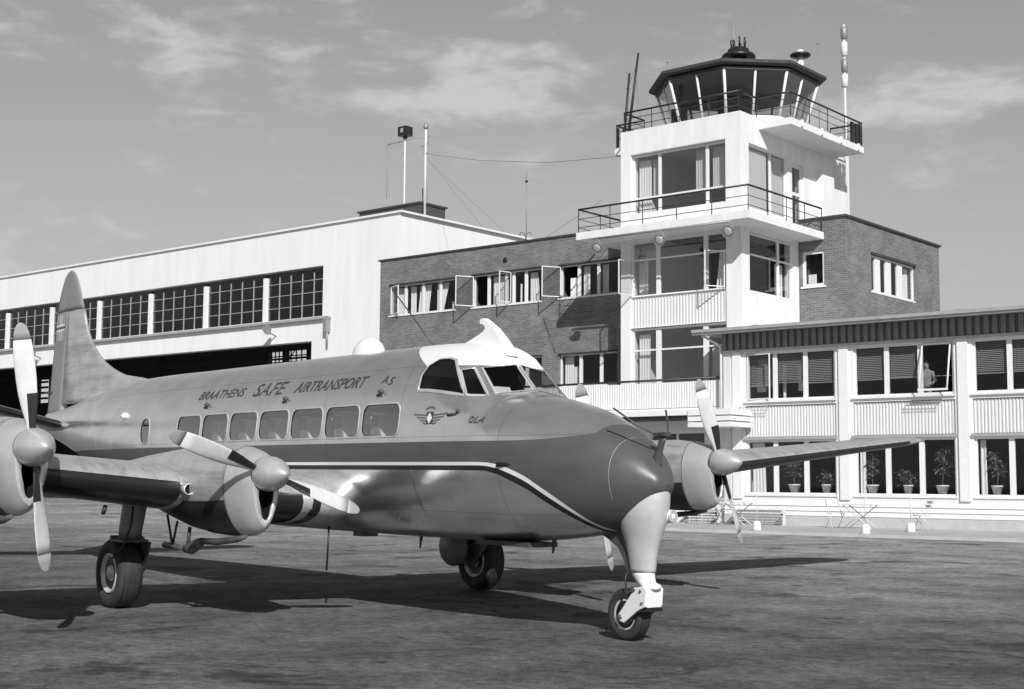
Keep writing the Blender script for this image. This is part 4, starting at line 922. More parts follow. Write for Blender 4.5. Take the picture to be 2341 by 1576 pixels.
    geo = t.nodes.new('ShaderNodeNewGeometry'); bf = geo.outputs['Backfacing']      # inside: trim lining, dark in the cockpit
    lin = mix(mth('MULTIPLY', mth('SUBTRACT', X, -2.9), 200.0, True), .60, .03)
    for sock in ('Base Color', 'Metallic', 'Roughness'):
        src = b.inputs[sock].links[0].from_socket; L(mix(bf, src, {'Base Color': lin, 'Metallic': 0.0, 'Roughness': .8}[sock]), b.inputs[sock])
    bn = t.nodes.new('ShaderNodeBump'); bn.inputs['Strength'].default_value = .16; bn.inputs['Distance'].default_value = .02
    n2 = t.nodes.new('ShaderNodeTexNoise'); n2.inputs['Scale'].default_value = 3.5; n2.inputs['Detail'].default_value = 2; L(tcn.outputs['Object'], n2.inputs['Vector']); L(n2.outputs[0], bn.inputs['Height']); L(bn.outputs[0], b.inputs['Normal'])
    return m
M['fus'] = fus_mat()

def theta(x, y, z): return math.atan2(abs(y), z - ZC(x))
def rrect(x0, x1, z0, z1, r, yw=.73, n=6):
    pts = []
    for cx_, cz_, a0 in ((x1 - r, z1 - r, 0), (x0 + r, z1 - r, 90), (x0 + r, z0 + r, 180), (x1 - r, z0 + r, 270)):
        for k in range(n + 1):
            a = R(a0 + 90 * k / n); pts.append((cx_ + r * math.cos(a), cz_ + r * math.sin(a)))
    return [(x, theta(x, y_at(x, z), z)) for x, z in pts]
WIN = []                                              # (name, polygon in (x, theta), sides, frame width)
for k in range(7):
    xr = -7.0 + .7415 * k
    WIN.append(('cabin_window', rrect(xr - .675, xr, 1.775, 2.11, .095), (-1, 1), .018, 'glass_cab'))
WIN.append(('cabin_window', rrect(-8.93, -8.60, 1.775, 2.115, .14), (-1, 1), .018, 'glass_cab'))
def pl3(pts, sub=5):
    out = []
    for a, b in zip(pts, pts[1:] + pts[:1]):
        for k in range(sub):
            p = [a[i] + (b[i] - a[i]) * k / sub for i in range(3)]; out.append((p[0], theta(*p)))
    return out
WIN.append(('side_window', pl3([(-2.31, .67, 2.225), (-2.345, .61, 2.37), (-2.31, .55, 2.47), (-2.20, .49, 2.528), (-2.05, .48, 2.535), (-1.95, .49, 2.515), (-1.885, .52, 2.455), (-1.62, .617, 2.150)], 4), (-1, 1), .03, 'glass_cockpit'))
WIN.append(('direct_vision_window', pl3([(-1.80, .535, 2.40), (-1.705, .44, 2.415), (-1.435, .485, 2.150), (-1.595, .61, 2.152)], 5), (-1, 1), .024, 'glass_cockpit'))
WIN.append(('windscreen', pl3([(-1.665, .385, 2.425), (-1.60, .02, 2.462), (-1.335, .02, 2.21), (-1.41, .41, 2.168)], 6), (-1, 1), .028, 'glass_cockpit'))

def inpoly(x, y, P):
    c = False; j = len(P) - 1
    for i in range(len(P)):
        if (P[i][1] > y) != (P[j][1] > y) and x < (P[j][0] - P[i][0]) * (y - P[i][1]) / (P[j][1] - P[i][1]) + P[i][0]: c = not c
        j = i
    return c
xs = list(np.arange(-14.44, -9.0, .08)) + list(np.arange(-9.0, -2.5, .022)) + list(np.arange(-2.5, -1.15, .011)) + list(np.arange(-1.15, .3, .03)) + [.3, .325, .35, .37, .39, .405, .42, .433, .443, .45, .456, .46, .462]
NT = 260
ths = [TAU * k / NT for k in range(NT)]               # 0 = top, grows towards port (+y)
rings = []
for x in xs:
    half = [rad(x, t) for t in ths[:NT // 2 + 1]]; zc = ZC(x)
    rings.append([(x, (half[k] if k <= NT // 2 else half[NT - k]) * math.sin(t), zc + (half[k] if k <= NT // 2 else half[NT - k]) * math.cos(t)) for k, t in enumerate(ths)])
boxes = [(min(p[0] for p in w[1]), max(p[0] for p in w[1]), min(p[1] for p in w[1]), max(p[1] for p in w[1])) for w in WIN]
fv_ = [p for r_ in rings for p in r_]; ff = []; panes = {}
for i in range(len(xs) - 1):
    xm = (xs[i] + xs[i + 1]) / 2; cand = [w for w in range(len(WIN)) if boxes[w][0] <= xm <= boxes[w][1]]
    for k in range(NT):
        f = (i * NT + k, i * NT + (k + 1) % NT, (i + 1) * NT + (k + 1) % NT, (i + 1) * NT + k); hit = None
        if cand:
            tm = (k + .5) * TAU / NT; sd = 1 if tm < math.pi else -1; tm = tm if sd > 0 else TAU - tm
            for w in cand:
                if boxes[w][2] <= tm <= boxes[w][3] and inpoly(xm, tm, WIN[w][1]): hit = (w, sd); break
        if hit: panes.setdefault(hit, []).append(f)
        else: ff.append(f)
fb = MB(); fb.add(fv_, ff, True); o0 = 0
fb.f.append(tuple(range(NT))); fb.sm.append(False); fb.f.append(tuple((len(xs) - 1) * NT + k for k in range(NT))); fb.sm.append(True)
fus = fb.build('fuselage', 'fus', AC)
def ribbon(P, side, w, lift=.008, closed=True):
    """raised strip around an outline on the skin"""
    pts = [Vector(surf(x, t)) for x, t in P]; cen = sum(pts, Vector()) / len(pts); n = len(pts); mbx = MB(); ins, outs = [], []
    for i in range(n):
        tg = (pts[(i + 1) % n] - pts[i - 1]).normalized(); p = pts[i]; nr = Vector((0, p.y, p.z - ZC(p.x))).normalized(); s = tg.cross(nr).normalized()
        if s.dot(p - cen) < 0: s = -s
        ins.append(p - s * w * .45 + nr * lift * .4); outs.append((p + s * w * .15 + nr * lift, p + s * w * .75 + nr * 0.001))
    for r0 in (ins, [a for a, _ in outs], [b for _, b in outs]):
        mbx.v += [(p.x, p.y * side, p.z) for p in r0]
    for j in range(2):
        for i in range(n): mbx.f.append((j * n + i, j * n + (i + 1) % n, (j + 1) * n + (i + 1) % n, (j + 1) * n + i)); mbx.sm.append(False)
    return mbx
for w, (nm, P, sides, fw_, gm) in enumerate(WIN):
    for sd in sides:
        fr = ribbon(P, sd, fw_).build(nm, 'silver', AC)
        fs = panes.get((w, sd), [])
        if fs:
            used = sorted({i for f in fs for i in f}); mp_ = {a: i for i, a in enumerate(used)}
            vs = [(fv_[i][0], fv_[i][1] * .992, ZC(fv_[i][0]) + (fv_[i][2] - ZC(fv_[i][0])) * .992) for i in used]
            me = bpy.data.meshes.new('pane'); me.from_pydata(vs, [], [tuple(mp_[i] for i in f) for f in fs]); me.polygons.foreach_set('use_smooth', [True] * len(fs)); me.materials.append(M[gm]); link('pane', me, fr)
# nose seam and other skin seams
def seam(x, t0, t1, n=60, w=.006, m='ink', rr=1.001):
    a = [Vector(surf(x - w, t0 + (t1 - t0) * i / n)) for i in range(n + 1)]; b = [Vector(surf(x + w, t0 + (t1 - t0) * i / n)) for i in range(n + 1)]
    mbx = MB(); up = lambda p: (p.x, p.y * rr, ZC(p.x) + (p.z - ZC(p.x)) * rr + .0005)
    return mbx.loft([[up(p) for p in a], [up(p) for p in b]], False, False, True, False)
def mirror(mbx): mbx.v = [(p[0], -p[1], p[2]) for p in mbx.v]; return mbx
for x, mm in ((.10, 'silver'),):
    for sgn in (1, -1):
        s_ = seam(x, .05, 2.2, 60, .0018, mm, 1.002); s_ = s_ if sgn > 0 else mirror(s_); s_.build('skin_seam', mm, AC)
# cockpit and cabin fittings
MB().box(-2.9, -2.86, -.52, .52, .95, 2.42).build('bulkhead', 'cabroom', AC)
MB().box(-2.7, -1.55, -.45, .45, 1.35, 1.42).prism([(-1.75, 1.45), (-1.38, 1.45), (-1.36, 2.08), (-1.6, 2.12), (-1.72, 2.05)], -.42, .42, 'y').build('instrument_panel', 'black', AC)
for s in (-.3, .3): MB().box(-2.5, -2.38, s - .2, s + .2, 1.45, 2.2).box(-2.5, -2.1, s - .2, s + .2, 1.4, 1.55).build('pilot_seat', 'cabroom', AC)
MB().box(-1.60, -1.40, -.42, -.08, 2.122, 2.128).add([(-1.52, -.10, 2.13), (-1.50, -.36, 2.13), (-1.58, -.36, 2.25), (-1.60, -.10, 2.25)], [(0, 1, 2, 3)]).build('chart_sheet', 'paper', AC)
MB().box(-9.0, -2.95, -.52, .52, 1.15, 1.2).build('cabin_floor', 'seat', AC)
sb_ = MB().prism([(-.10, 1.2), (.36, 1.2), (.36, 1.55), (.08, 1.55), (-.02, 2.02), (-.12, 2.02)], -.17, .17, 'y'); sme = None
for k in range(7):
    for s in (-.39, .39):
        xx = -6.82 - .1 + .7415 * k
        if sme is None:
            so = sb_.build('cabin_seat', 'seat', AC); sme = so.data
            hc = MB().prism([(-.135, 2.04), (-.02, 2.04), (.06, 1.76), (.045, 1.755), (-.03, 2.02), (-.12, 2.02), (-.14, 1.82), (-.155, 1.82)], -.155, .155, 'y').build('head_cover', 'linen', so); hme = hc.data
        else:
            so = link('cabin_seat', sme, AC); hc = link('head_cover', hme, so)
        so.location = (xx, s, 0)

# ---- cockpit roof horn, dome, aerials
horn = [(-2.55, 2.70), (-2.35, 2.765), (-2.24, 2.80), (-2.13, 2.843), (-2.10, 2.886), (-2.125, 2.925), (-2.17, 2.945), (-2.21, 2.948), (-2.205, 2.968), (-2.155, 2.973), (-2.10, 2.965), (-2.048, 2.935), (-1.98, 2.895), (-1.914, 2.853), (-1.806, 2.754), (-1.70, 2.64), (-1.66, 2.56), (-2.0, 2.6)]
rg = []
hc_ = (-2.05, 2.72)
for y, sc in ((-.055, .86), (-.045, .95), (-.02, 1.0), (.02, 1.0), (.045, .95), (.055, .86)): rg.append([(hc_[0] + (p[0] - hc_[0]) * sc, y * (1.25 - (p[1] - 2.6) * 2.0), hc_[1] + (p[1] - hc_[1]) * sc) for p in horn])
MB().loft(rg, True, True, False).build('roof_horn_fairing', 'acwhite', AC)
dm = []
for k in range(9):
    a = math.pi * k / 8; dm.append([(-4.31 + .27 * math.cos(a), .15 * math.sin(a) * math.cos(t), 2.70 + .235 * math.sin(a) ** .8 * math.sin(t)) for t in [math.pi * j / 12 for j in range(13)]])
MB().loft(dm, False, False, True, False).build('dorsal_dome', 'acwhite', AC)
MB().tube((-3.0, 0, 2.73), (-3.86, 0, 3.44), .011, 6, .006).build('whip_aerial', 'acdark', AC)
MB().tube((-1.40, .30, 2.60), (-1.62, .33, 2.95), .009, 5).build('whip_aerial', 'acdark', AC)
ms = MB().loft([[(c_ + dx * a, dy * b, z) for dx, dy in ((1, 0), (.5, .8), (-.5, .8), (-1, 0), (-.5, -.8), (.5, -.8))] for c_, a, b, z in ((.30, .085, .06, 1.38), (.315, .08, .05, 1.52), (.345, .05, .032, 1.60), (.385, .042, .026, 1.69), (.41, .045, .026, 1.755))]); ms.box(.33, .46, -.035, .035, 1.75, 1.785)
ms.path([(.42, -.02, 1.775), (.38, -.10, 1.775), (.28, -.22, 1.86), (.15, -.34, 1.985)], .009, 6).path([(.42, .02, 1.775), (.38, .08, 1.775), (.27, .19, 1.87), (.14, .29, 1.99)], .009, 6)
ms.build('nose_aerial_mast', 'acdark', AC)
for x, zz in ((-3.2, .765), (-1.02, .82)): MB().loft([[(x - .03 * k + dx * a, dy * b, zz + .03 - .16 * k) for dx, dy in ((1, 0), (0, 1), (-1, 0), (0, -1))] for k, a, b in ((0, .04, .012), (1, .015, .006))], smooth=False).build('belly_aerial', 'acdark', AC)
MB().tube((-4.15, -.56, .84), (-4.18, -.56, .37), .011, 5).build('trailing_aerial', 'black', AC)
for x in (-6.93, -4.94, -2.97):
    y = -(y_at(x, 2.21) + .012); MB().box(x - .06, x + .05, y, y + .03, 2.185, 2.215).lathe([(.001, -.03), (.032, -.01), (.032, .01), (.001, .03)], (x + .02, y, 2.235), 'z', 8).build('vent_scoop', 'ink', AC)
y = -y_at(-.95, 1.51); MB().tube((-1.06, y - .03, 1.50), (-.86, y + .04, 1.505), .022, 8, .014).tube((-.86, y + .04, 1.50), (-.855, y + .04, 1.55), .018, 6).build('static_vent', 'black', AC)
MB().tube((-1.76, -.715, 1.965), (-1.64, -.70, 1.975), .014, 6).lathe([(.001, -.03), (.028, 0), (.001, .03)], (-1.62, -.695, 2.0), 'z', 8).build('side_lamp', 'ink', AC)
for s in (1, -1): MB().lathe([(.001, -.06), (.05, -.02), (.05, .03), (.001, .07)], (-9.65, s * (y_at(-9.65, 2.17) + .01), 2.17), 'x', 8).build('tail_lamp', 'acwhite', AC)
MB().box(-1.9, -1.1, -.25, .1, .745, .79).build('belly_fairing', 'acdark', AC); MB().box(-4.4, -4.2, -.1, .1, .72, .78).build('belly_fairing', 'acdark', AC)

# ---- lettering on the starboard side
def text_mesh(txt, x0, x1, z0, z1, shear, name, m, lift=.003):
    cu = bpy.data.curves.new('t', 'FONT'); cu.body = txt; cu.shear = shear; cu.resolution_u = 3; cu.offset = .012
    ob = bpy.data.objects.new('t', cu); COL.objects.link(ob); dg = bpy.context.evaluated_depsgraph_get(); me = bpy.data.meshes.new_from_object(ob.evaluated_get(dg)); bpy.data.objects.remove(ob)
    co = np.array([v.co[:] for v in me.vertices]); lo, hi = co.min(0), co.max(0)
    for v in me.vertices:
        x = x0 + (v.co.x - lo[0]) / (hi[0] - lo[0]) * (x1 - x0); z = z0 + (v.co.y - lo[1]) / (hi[1] - lo[1]) * (z1 - z0); v.co = (x, -(y_at(x, z) + lift), z)
    me.materials.clear(); me.materials.append(M[m]); me.name = name
    return link(name, me, AC)
text_mesh('BRAATHENS', -7.26, -6.02, 2.305, 2.412, .35, 'lettering', 'ink')
text_mesh('SAFE', -5.80, -5.03, 2.292, 2.445, .35, 'lettering', 'ink')
text_mesh('AIRTRANSPORT', -4.82, -3.31, 2.297, 2.418, .35, 'lettering', 'ink')
text_mesh('A', -3.03, -2.93, 2.325, 2.405, .35, 'lettering', 'ink'); text_mesh('S', -2.90, -2.79, 2.300, 2.385, .35, 'lettering', 'ink')
text_mesh('OLA', -1.455, -1.30, 1.884, 1.95, .25, 'lettering', 'ink', .012)
def decal(quads, name, m, lift=.003):
    mbx = MB()
    for q_ in quads: mbx.add([(x, -(y_at(x, z) + lift), z) for x, z in q_], [tuple(range(len(q_)))])
    return mbx.build(name, m, AC)
ec, ez = -2.035, 1.945
for s in (-1, 1): decal([[(ec + s * .055, ez + .035 - k * .028), (ec + s * (.27 - .05 * k), ez + .045 - k * .028), (ec + s * (.25 - .05 * k), ez + .03 - k * .028), (ec + s * .055, ez + .018 - k * .028)] for k in range(4)], 'emblem_wing', 'inkmid')
decal([[(ec - .05, ez - .06), (ec + .05, ez - .06), (ec + .05, ez + .06), (ec - .05, ez + .06)]], 'emblem_shield', 'ink', .004)
decal([[(ec, ez - .055), (ec + .045, ez), (ec, ez + .055), (ec - .045, ez)]], 'emblem_diamond', 'acwhite', .006)
decal([[(ec - .07 + .02 * i, ez + .075 + .02 * math.sin(i * .45)), (ec - .05 + .02 * i, ez + .075 + .02 * math.sin(i * .45 + .45)), (ec - .05 + .02 * i, ez + .095 + .02 * math.sin(i * .45 + .45)), (ec - .07 + .02 * i, ez + .095 + .02 * math.sin(i * .45))] for i in range(7)], 'emblem_crown', 'inkmid')
decal([[(-1.76, 1.962), (-1.66, 1.962), (-1.65, 1.982), (-1.75, 1.982)]], 'emblem_bar', 'ink')

# ---- fin, rudder, tailplane
fle = pch([2.3, 2.55, 2.75, 2.835, 2.951, 3.155, 3.467, 3.692, 4.027, 4.301, 4.582, 4.66, 4.705], [-9.3, -9.7, -10.234, -11.055, -11.569, -12.112, -12.578, -12.768, -12.944, -13.116, -13.319, -13.42, -13.52])
fte = pch([1.9, 2.28, 2.7, 3.14, 3.757, 4.089, 4.388, 4.575, 4.674, 4.705], [-14.40, -14.45, -14.37, -14.30, -14.19, -14.15, -14.01, -13.885, -13.77, -13.66])
def lens(x0, x1, th_, z, blunt=0):
    n = 10; up = []; dn = []
    for i in range(n + 1):
        t = i / n; h = th_ * (1.6 * math.sqrt(max(0, 1 - t)) * (.25 + .75 * t) if not blunt else (1 - t) * .9 + .05); x = x0 + (x1 - x0) * (1 - t) if not blunt else x0 + (x1 - x0) * t
        up.append((x, h, z)); dn.append((x, -h, z))
    return up + dn[::-1][1:-1]
hx = lambda z: -13.65 + (z - 2.4) * .045
fin_r = []
for z in list(np.linspace(2.5, 3.0, 8)) + list(np.linspace(3.1, 4.02, 8)):
    x0, x1 = fle(z), hx(z); L = x0 - x1; n = 12; th_ = .085 * (1 - (z - 2.4) * .28); ring = []
    for i in range(n + 1): t = i / n; ring.append((x0 - L * t * t, th_ * min(1, math.sqrt(t * 1.6)) * (1 - .25 * t), z))
    fin_r.append(ring + [(x, -y, zz) for x, y, zz in ring[::-1][:-1]])
MB().loft(fin_r).build('fin', 'skin', AC)
def rud(zs, full):
    rr = []
    for z in zs:
        x0 = fle(z) if full else hx(z) - .012; x1 = fte(z); L = x0 - x1; th_ = .066 * (1 - (z - 2.4) * .28); ring = []
        for i in range(11):
            t = i / 10; h = th_ * (min(1, math.sqrt(t * 2.2)) * (1 - t) * 1.15 if full else (1 - t) * min(1, .6 + 4 * t)) + .003; ring.append((x0 - L * t, h, z))
        rr.append(ring + [(x, -y, zz) for x, y, zz in ring[::-1]])
    return rr
M['rudder'] = mat('rudder_paint', 0.25, 0.45, var=.06, scale=3)
rudder = MB().loft(rud(np.linspace(2.30, 4.03, 14), False)).loft(rud(list(np.linspace(4.035, 4.55, 8)) + [4.6, 4.65, 4.685, 4.705], True)).build('rudder', 'rudder', AC)
def on_rud(x, z, l=.006):
    x0 = hx(z) - .012; x1 = fte(z); t = (x0 - x) / (x0 - x1); th_ = .066 * (1 - (z - 2.4) * .28); return (x, -(th_ * (1 - t) * min(1, .6 + 4 * t) + .003 + l), z)
def flagq(x0, x1, z0, z1, m, l, nm):
    mbx = MB(); n = 5
    for i in range(n):
        a, b_ = x0 + (x1 - x0) * i / n, x0 + (x1 - x0) * (i + 1) / n; mbx.add([on_rud(a, z0, l), on_rud(b_, z0, l), on_rud(b_, z1, l), on_rud(a, z1, l)], [(0, 1, 2, 3)])
    mbx.build(nm, m, rudder)
flagq(-14.14, -13.68, 3.56, 3.99, 'tipgrey', .004, 'flag_field')
for z0, z1 in ((3.80, 3.83), (3.72, 3.75)): flagq(-14.14, -13.68, z0, z1, 'acwhite', .007, 'flag_bar')
flagq(-14.14, -13.68, 3.75, 3.80, 'acdark', .0068, 'flag_bar')
for x0, x1 in ((-13.96, -13.93), (-13.87, -13.84)): flagq(x0, x1, 3.56, 3.72, 'acwhite', .0064, 'flag_bar'); flagq(x0, x1, 3.83, 3.99, 'acwhite', .0064, 'flag_bar')
MB().box(-14.5, -14.2, -.03, .03, 2.70, 2.73).build('tab_horn', 'ink', AC)
def foil(xle, ch, zc, tc, inc=0.0, n=16):
    up, dn = [], []
    for i in range(n + 1):
        t = .5 * (1 - math.cos(math.pi * i / n)); yt = 5 * tc * (.2969 * math.sqrt(t) - .126 * t - .3516 * t * t + .2843 * t ** 3 - .1015 * t ** 4); cam_ = .02 * 4 * t * (1 - t)
        z = zc + ch * cam_ - inc * ch * (t - .3); up.append((xle - ch * t, z + yt * ch)); dn.append((xle - ch * t, z - yt * ch))
    return up + dn[::-1][1:-1]
def surface(secs, name, m, s, inc=0.0):
    return MB().loft([[(x, s * y, z) for x, z in foil(xl, c_, zc, tc, inc)] for y, xl, c_, zc, tc in secs]).build(name, m, AC)
for s in (-1, 1):
    secs = [(y, -12.9 - .13 * y, 1.5 - .14 * y, 2.06 + .24 * y, .11) for y in (.05, .6, 1.4, 2.3, 2.9)] + [(3.15, -13.36, 1.0, 2.06 + .24 * 3.15, .10), (3.27, -13.5, .75, 2.06 + .24 * 3.27, .08), (3.32, -13.7, .35, 2.06 + .24 * 3.32, .05)]
    tp = surface(secs, 'tailplane', 'skin', s)
    bt = MB()
    bt.loft([[(p[0] + .004, s * y, 2.06 + .24 * y + (p[1] - 2.06 - .24 * y) * 1.03) for p in (lambda F_: F_[-5:] + F_[:4])(foil(-12.9 - .13 * y, 1.5 - .14 * y, 2.06 + .24 * y, .11))] for y in (.3, 1.0, 2.0, 3.0)], False, False, True, False)
    bt.build('deicer_boot', 'boot', tp)

# ---- wings
def wsec(y): return (y, -3.82 - .075 * (y - .7), 2.95 - .172 * (y - .7), 1.235 + .098 * (y - 2.5), .19 - .0065 * y)
Ys = [.3, .75, 1.2, 1.7, 2.4, 3.2, 4.2, 5.2, 6.4, 7.6, 8.8, 9.8, 10.3]
def wing_secs():
    ss = [wsec(y) for y in Ys]
    for y, f in ((10.55, .90), (10.72, .72), (10.83, .50), (10.89, .26)):
        _, xl, c_, zc, tc = wsec(y); ss.append((y, xl - c_ * (1 - f) * .45, c_ * f, zc, tc * (.95 if f > .6 else .8)))
    return ss
for s in (-1, 1):
    wg = surface(wing_secs(), 'wing', 'skin', s, .02)
    for y0, y1 in ((.85, 1.74), (2.38, 3.92), (4.52, 10.2)):
        rr = []
        for i in range(8):
            y = y0 + (y1 - y0) * i / 7; _, xl, c_, zc, tc = wsec(y); F_ = foil(xl, c_, zc, tc, .02); seg = F_[-5:] + F_[:2]
            rr.append([(xl + .006 + (x - xl) * 1.0, s * y, zc + (z - zc) * 1.02) for x, z in seg])
        MB().loft(rr, False, False, True, False).build('deicer_boot', 'boot', wg)
    # strap at the wing root, aileron mass balance, pitot
    y = 1.0; _, xl, c_, zc, tc = wsec(y); F_ = foil(xl, c_, zc, tc, .02); seg = F_[-9:] + F_[:5]
    MB().loft([[(x + .012, s * (y + d), zc + (z - zc) * 1.045) for x, z in seg] for d in (-.06, .06)], False, False, True, False).build('root_strap', 'silverbright', wg)
    MB().tube((-4.3, s * 3.0, 1.06), (-4.35, s * 3.0, .99), .025, 6).build('drain_stub', 'acdark', wg); MB().tube((-4.4, s * 1.2, .88), (-4.6, s * 1.2, .84), .04, 6).build('drain_stub', 'acdark', wg)
    ax_ = wsec(10.84); MB().lathe([(.001, -.1), (.03, -.05), (.035, .03), (.001, .1)], (ax_[1] - .35, s * 10.9, ax_[3]), 'x', 8).build('tip_lamp', 'acwhite', wg)

# ---- nacelles and propellers
M['shade_oil'] = mat('shade_and_oil_cowling', 0.045, 0.35, 0.3, var=.5, scale=3, stretch=(.5, 2, 2))
def nacelle(x0, yc, zc, name):
    S_ = [(-.045, .165, .50, .135, -.1), (-.10, .19, .555, .17, -.1), (-.22, .225, .585, .215, -.1), (-.42, .262, .597, .255, -.1), (-.75, .282, .60, .285, -.1), (-1.1, .285, .59, .30, -.1), (-1.5, .27, .55, .30, -.1), (-2.0, .235, .46, .285, -.1), (-2.6, .19, .33, .25, -.08), (-3.2, .13, .20, .18, -.05), (-3.75, .06, .09, .08, 0)]
    n = 44; rr = []
    for dx, t_, b_, w_, c0 in S_:
        ring = []
        for k in range(n):
            a = TAU * k / n; sn, cs = math.sin(a), math.cos(a); hh = (t_ - c0) if cs >= 0 else (b_ + c0); e_ = 2.1 if cs >= 0 else 1.75
            r_ = 1 / ((abs(sn) / w_) ** e_ + (abs(cs) / hh) ** e_) ** (1 / e_); ring.append((x0 + dx, yc + r_ * sn, zc + c0 + r_ * cs))
        rr.append(ring)
    o = MB().loft(rr[3:], False, True).build('nacelle', 'skin', AC)
    MB().loft(rr[:4], False, False).build('cowl_ring', 'silverbright', o)  # brighter metal puts sunlight on the front cowl into its colour
    lowc = []                                        # dark belly overlay behind the cowl ring: underside shade painted in, some oil
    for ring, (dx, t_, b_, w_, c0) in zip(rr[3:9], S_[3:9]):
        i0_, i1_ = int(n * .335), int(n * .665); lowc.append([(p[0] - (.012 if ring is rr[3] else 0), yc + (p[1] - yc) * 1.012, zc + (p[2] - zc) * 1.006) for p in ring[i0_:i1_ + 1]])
    MB().loft(lowc, False, False, True, False).build('shade_belly_panel', 'shade_oil', o)
    # front face with the tall air intake under the spinner
    def inr(k, x, sc=1.0):
        a = TAU * k / n; sn, cs = math.sin(a), math.cos(a); r_ = 1 / ((abs(sn) / (.072 + .02 * cs)) ** 3 + (abs(cs) / .17) ** 3) ** (1 / 3); return (x, yc + r_ * sn * sc, zc - .265 + r_ * cs * sc)
    MB().loft([rr[0], [inr(k, x0 - .028) for k in range(n)], [inr(k, x0 - .06) for k in range(n)]], False, False).build('cowl_lip', 'silverbright', o)
    MB().loft([[inr(k, x0 - .06, .998) for k in range(n)], [inr(k, x0 - .5, .9) for k in range(n)]], False, True).build('air_intake', 'black', o)
    # seams
    i0 = rr[3]; MB().loft([[(p[0] + .005, yc + (p[1] - yc) * 1.004, zc + (p[2] - zc) * 1.004) for p in i0], [(p[0] - .005, yc + (p[1] - yc) * 1.006, zc + (p[2] - zc) * 1.006) for p in i0]], False, False).build('cowl_seam', 'acdark', o)
    s = -1 if yc < 0 else 1
    for sg in (-1, 1):
        sm_ = MB(); sm_.path([(x0 - .44 - .12 * i, yc + sg * (.254 + .0065 * min(i, 5)), zc - .10) for i in range(8)], .004, 4); sm_.build('cowl_seam', 'acdark', o)
    # side intake by the leading edge
    MB().lathe([(.055, -.10), (.06, .02), (.05, .03), (.045, 0)], (x0 - 1.08, yc + s * .30, zc - .16), 'x', 14).build('oil_cooler_inlet', 'silverbright', o)
    MB().lathe([(.047, 0), (.001, 0.0)], (x0 - 1.07, yc + s * .30, zc - .16), 'x', 14).build('inlet_hole', 'black', o)
    # exhaust
    MB().path([(x0 - .30, yc + s * .06, zc - .595), (x0 - .5, yc + s * .06, zc - .63), (x0 - .9, yc + s * .06, zc - .67), (x0 - 1.25, yc + s * .05, zc - .68)], [.022, .032, .036, .032], 10).build('exhaust_manifold', 'exhaust', o)
    MB().path([(x0 - 1.25, yc + s * .05, zc - .68), (x0 - 1.36, yc + s * .05, zc - .71), (x0 - 1.5, yc + s * .05, zc - .765), (x0 - 1.62, yc + s * .05, zc - .77)], [.04, .058, .06, .045], 12).tube((x0 - 1.6, yc + s * .05, zc - .77), (x0 - 2.15, yc + s * .05, zc - .755), .032, 8).build('exhaust_pipe', 'exhaust', o)
    MB().tube((x0 - 1.95, yc + s * .05, zc - .76), (x0 - 1.85, yc + s * .05, zc - .5), .014, 5).tube((x0 - 1.95, yc + s * .05, zc - .76), (x0 - 2.1, yc + s * .05, zc - .44), .014, 5).build('exhaust_strut', 'acdark', o); MB().tube((x0 - 1.58, yc + s * .05, zc - .76), (x0 - 1.55, yc + s * .05, zc - .55), .02, 5).build('exhaust_strut', 'acdark', o)
    return o
def propeller(x0, yc, zc, ps):
    """ps: blade angle, measured from the starboard axis upwards"""
    sp = MB().lathe([(.158, -.05), (.166, .0), (.163, .06), (.148, .13), (.12, .20), (.084, .265), (.042, .32), (.018, .338), (.001, .342)], (x0, yc, zc), 'x', 32).build('propeller', 'silverbright', AC)
    MB().lathe([(.12, -.07), (.159, -.055), (.159, -.048), (.12, -.05)], (x0, yc, zc), 'x', 28).build('back_plate', 'acdark', sp)
    for sg in (1, -1):
        e_ = Vector((0, -math.cos(ps) * sg, math.sin(ps) * sg)); tg = Vector((1, 0, 0)).cross(e_)
        R_ = [.10, .16, .24, .34, .46, .58, .70, .82, .92, .985, 1.03, 1.055, 1.067]; CH = [.07, .075, .10, .145, .172, .18, .178, .168, .15, .128, .095, .06, .02]
        tip_i = 8; rr = []
        for r_, ch in zip(R_, CH):
            pt = R(62 - 44 * ((r_ - .1) / .967) ** .8); cd = tg * math.cos(pt) - Vector((1, 0, 0)) * math.sin(pt); nd = cd.cross(e_); tk = max(.006, .045 * (1 - r_) + .008)
            c0 = Vector((x0, yc, zc)) + e_ * r_; ring = []
            for k in range(16):
                a = TAU * k / 16; ring.append(tuple(c0 + cd * (math.cos(a) * ch / 2) + nd * (math.sin(a) * tk * .5 * (1 + .25 * math.cos(a)))))
            rr.append(ring)
        bl = MB().loft(rr[:tip_i + 1]).build('blade', 'blade', sp); MB().loft(rr[tip_i:]).build('blade_tip', 'tipgrey', sp)
        bt = MB(); br_ = []
        for i in range(1, 5):
            q_ = [Vector(p) for p in rr[i]]; c0 = sum(q_, Vector()) / 16; seg = [q_[(k) % 16] for k in (4, 5, 6, 7, 8, 9, 10, 11, 12)]; br_.append([tuple(c0 + (p - c0) * 1.05 + (p - c0).normalized() * .004) for p in seg])
        bt.loft(br_, False, False, True, False).build('blade_boot', 'black', sp)
    return sp
X1, Y1, Z1, X2, Y2, Z2 = -2.767, 2.044, 1.395, -2.926, 4.210, 1.598
for (x, ys, z, ps) in ((X1, Y1, Z1, .3355), (X2, Y2, Z2, 1.4246), (X1, -Y1, Z1, 1.3339), (X2, -Y2, Z2, 1.2037)):
    nacelle(x, -ys, z, ''); propeller(x, -ys, z, ps)

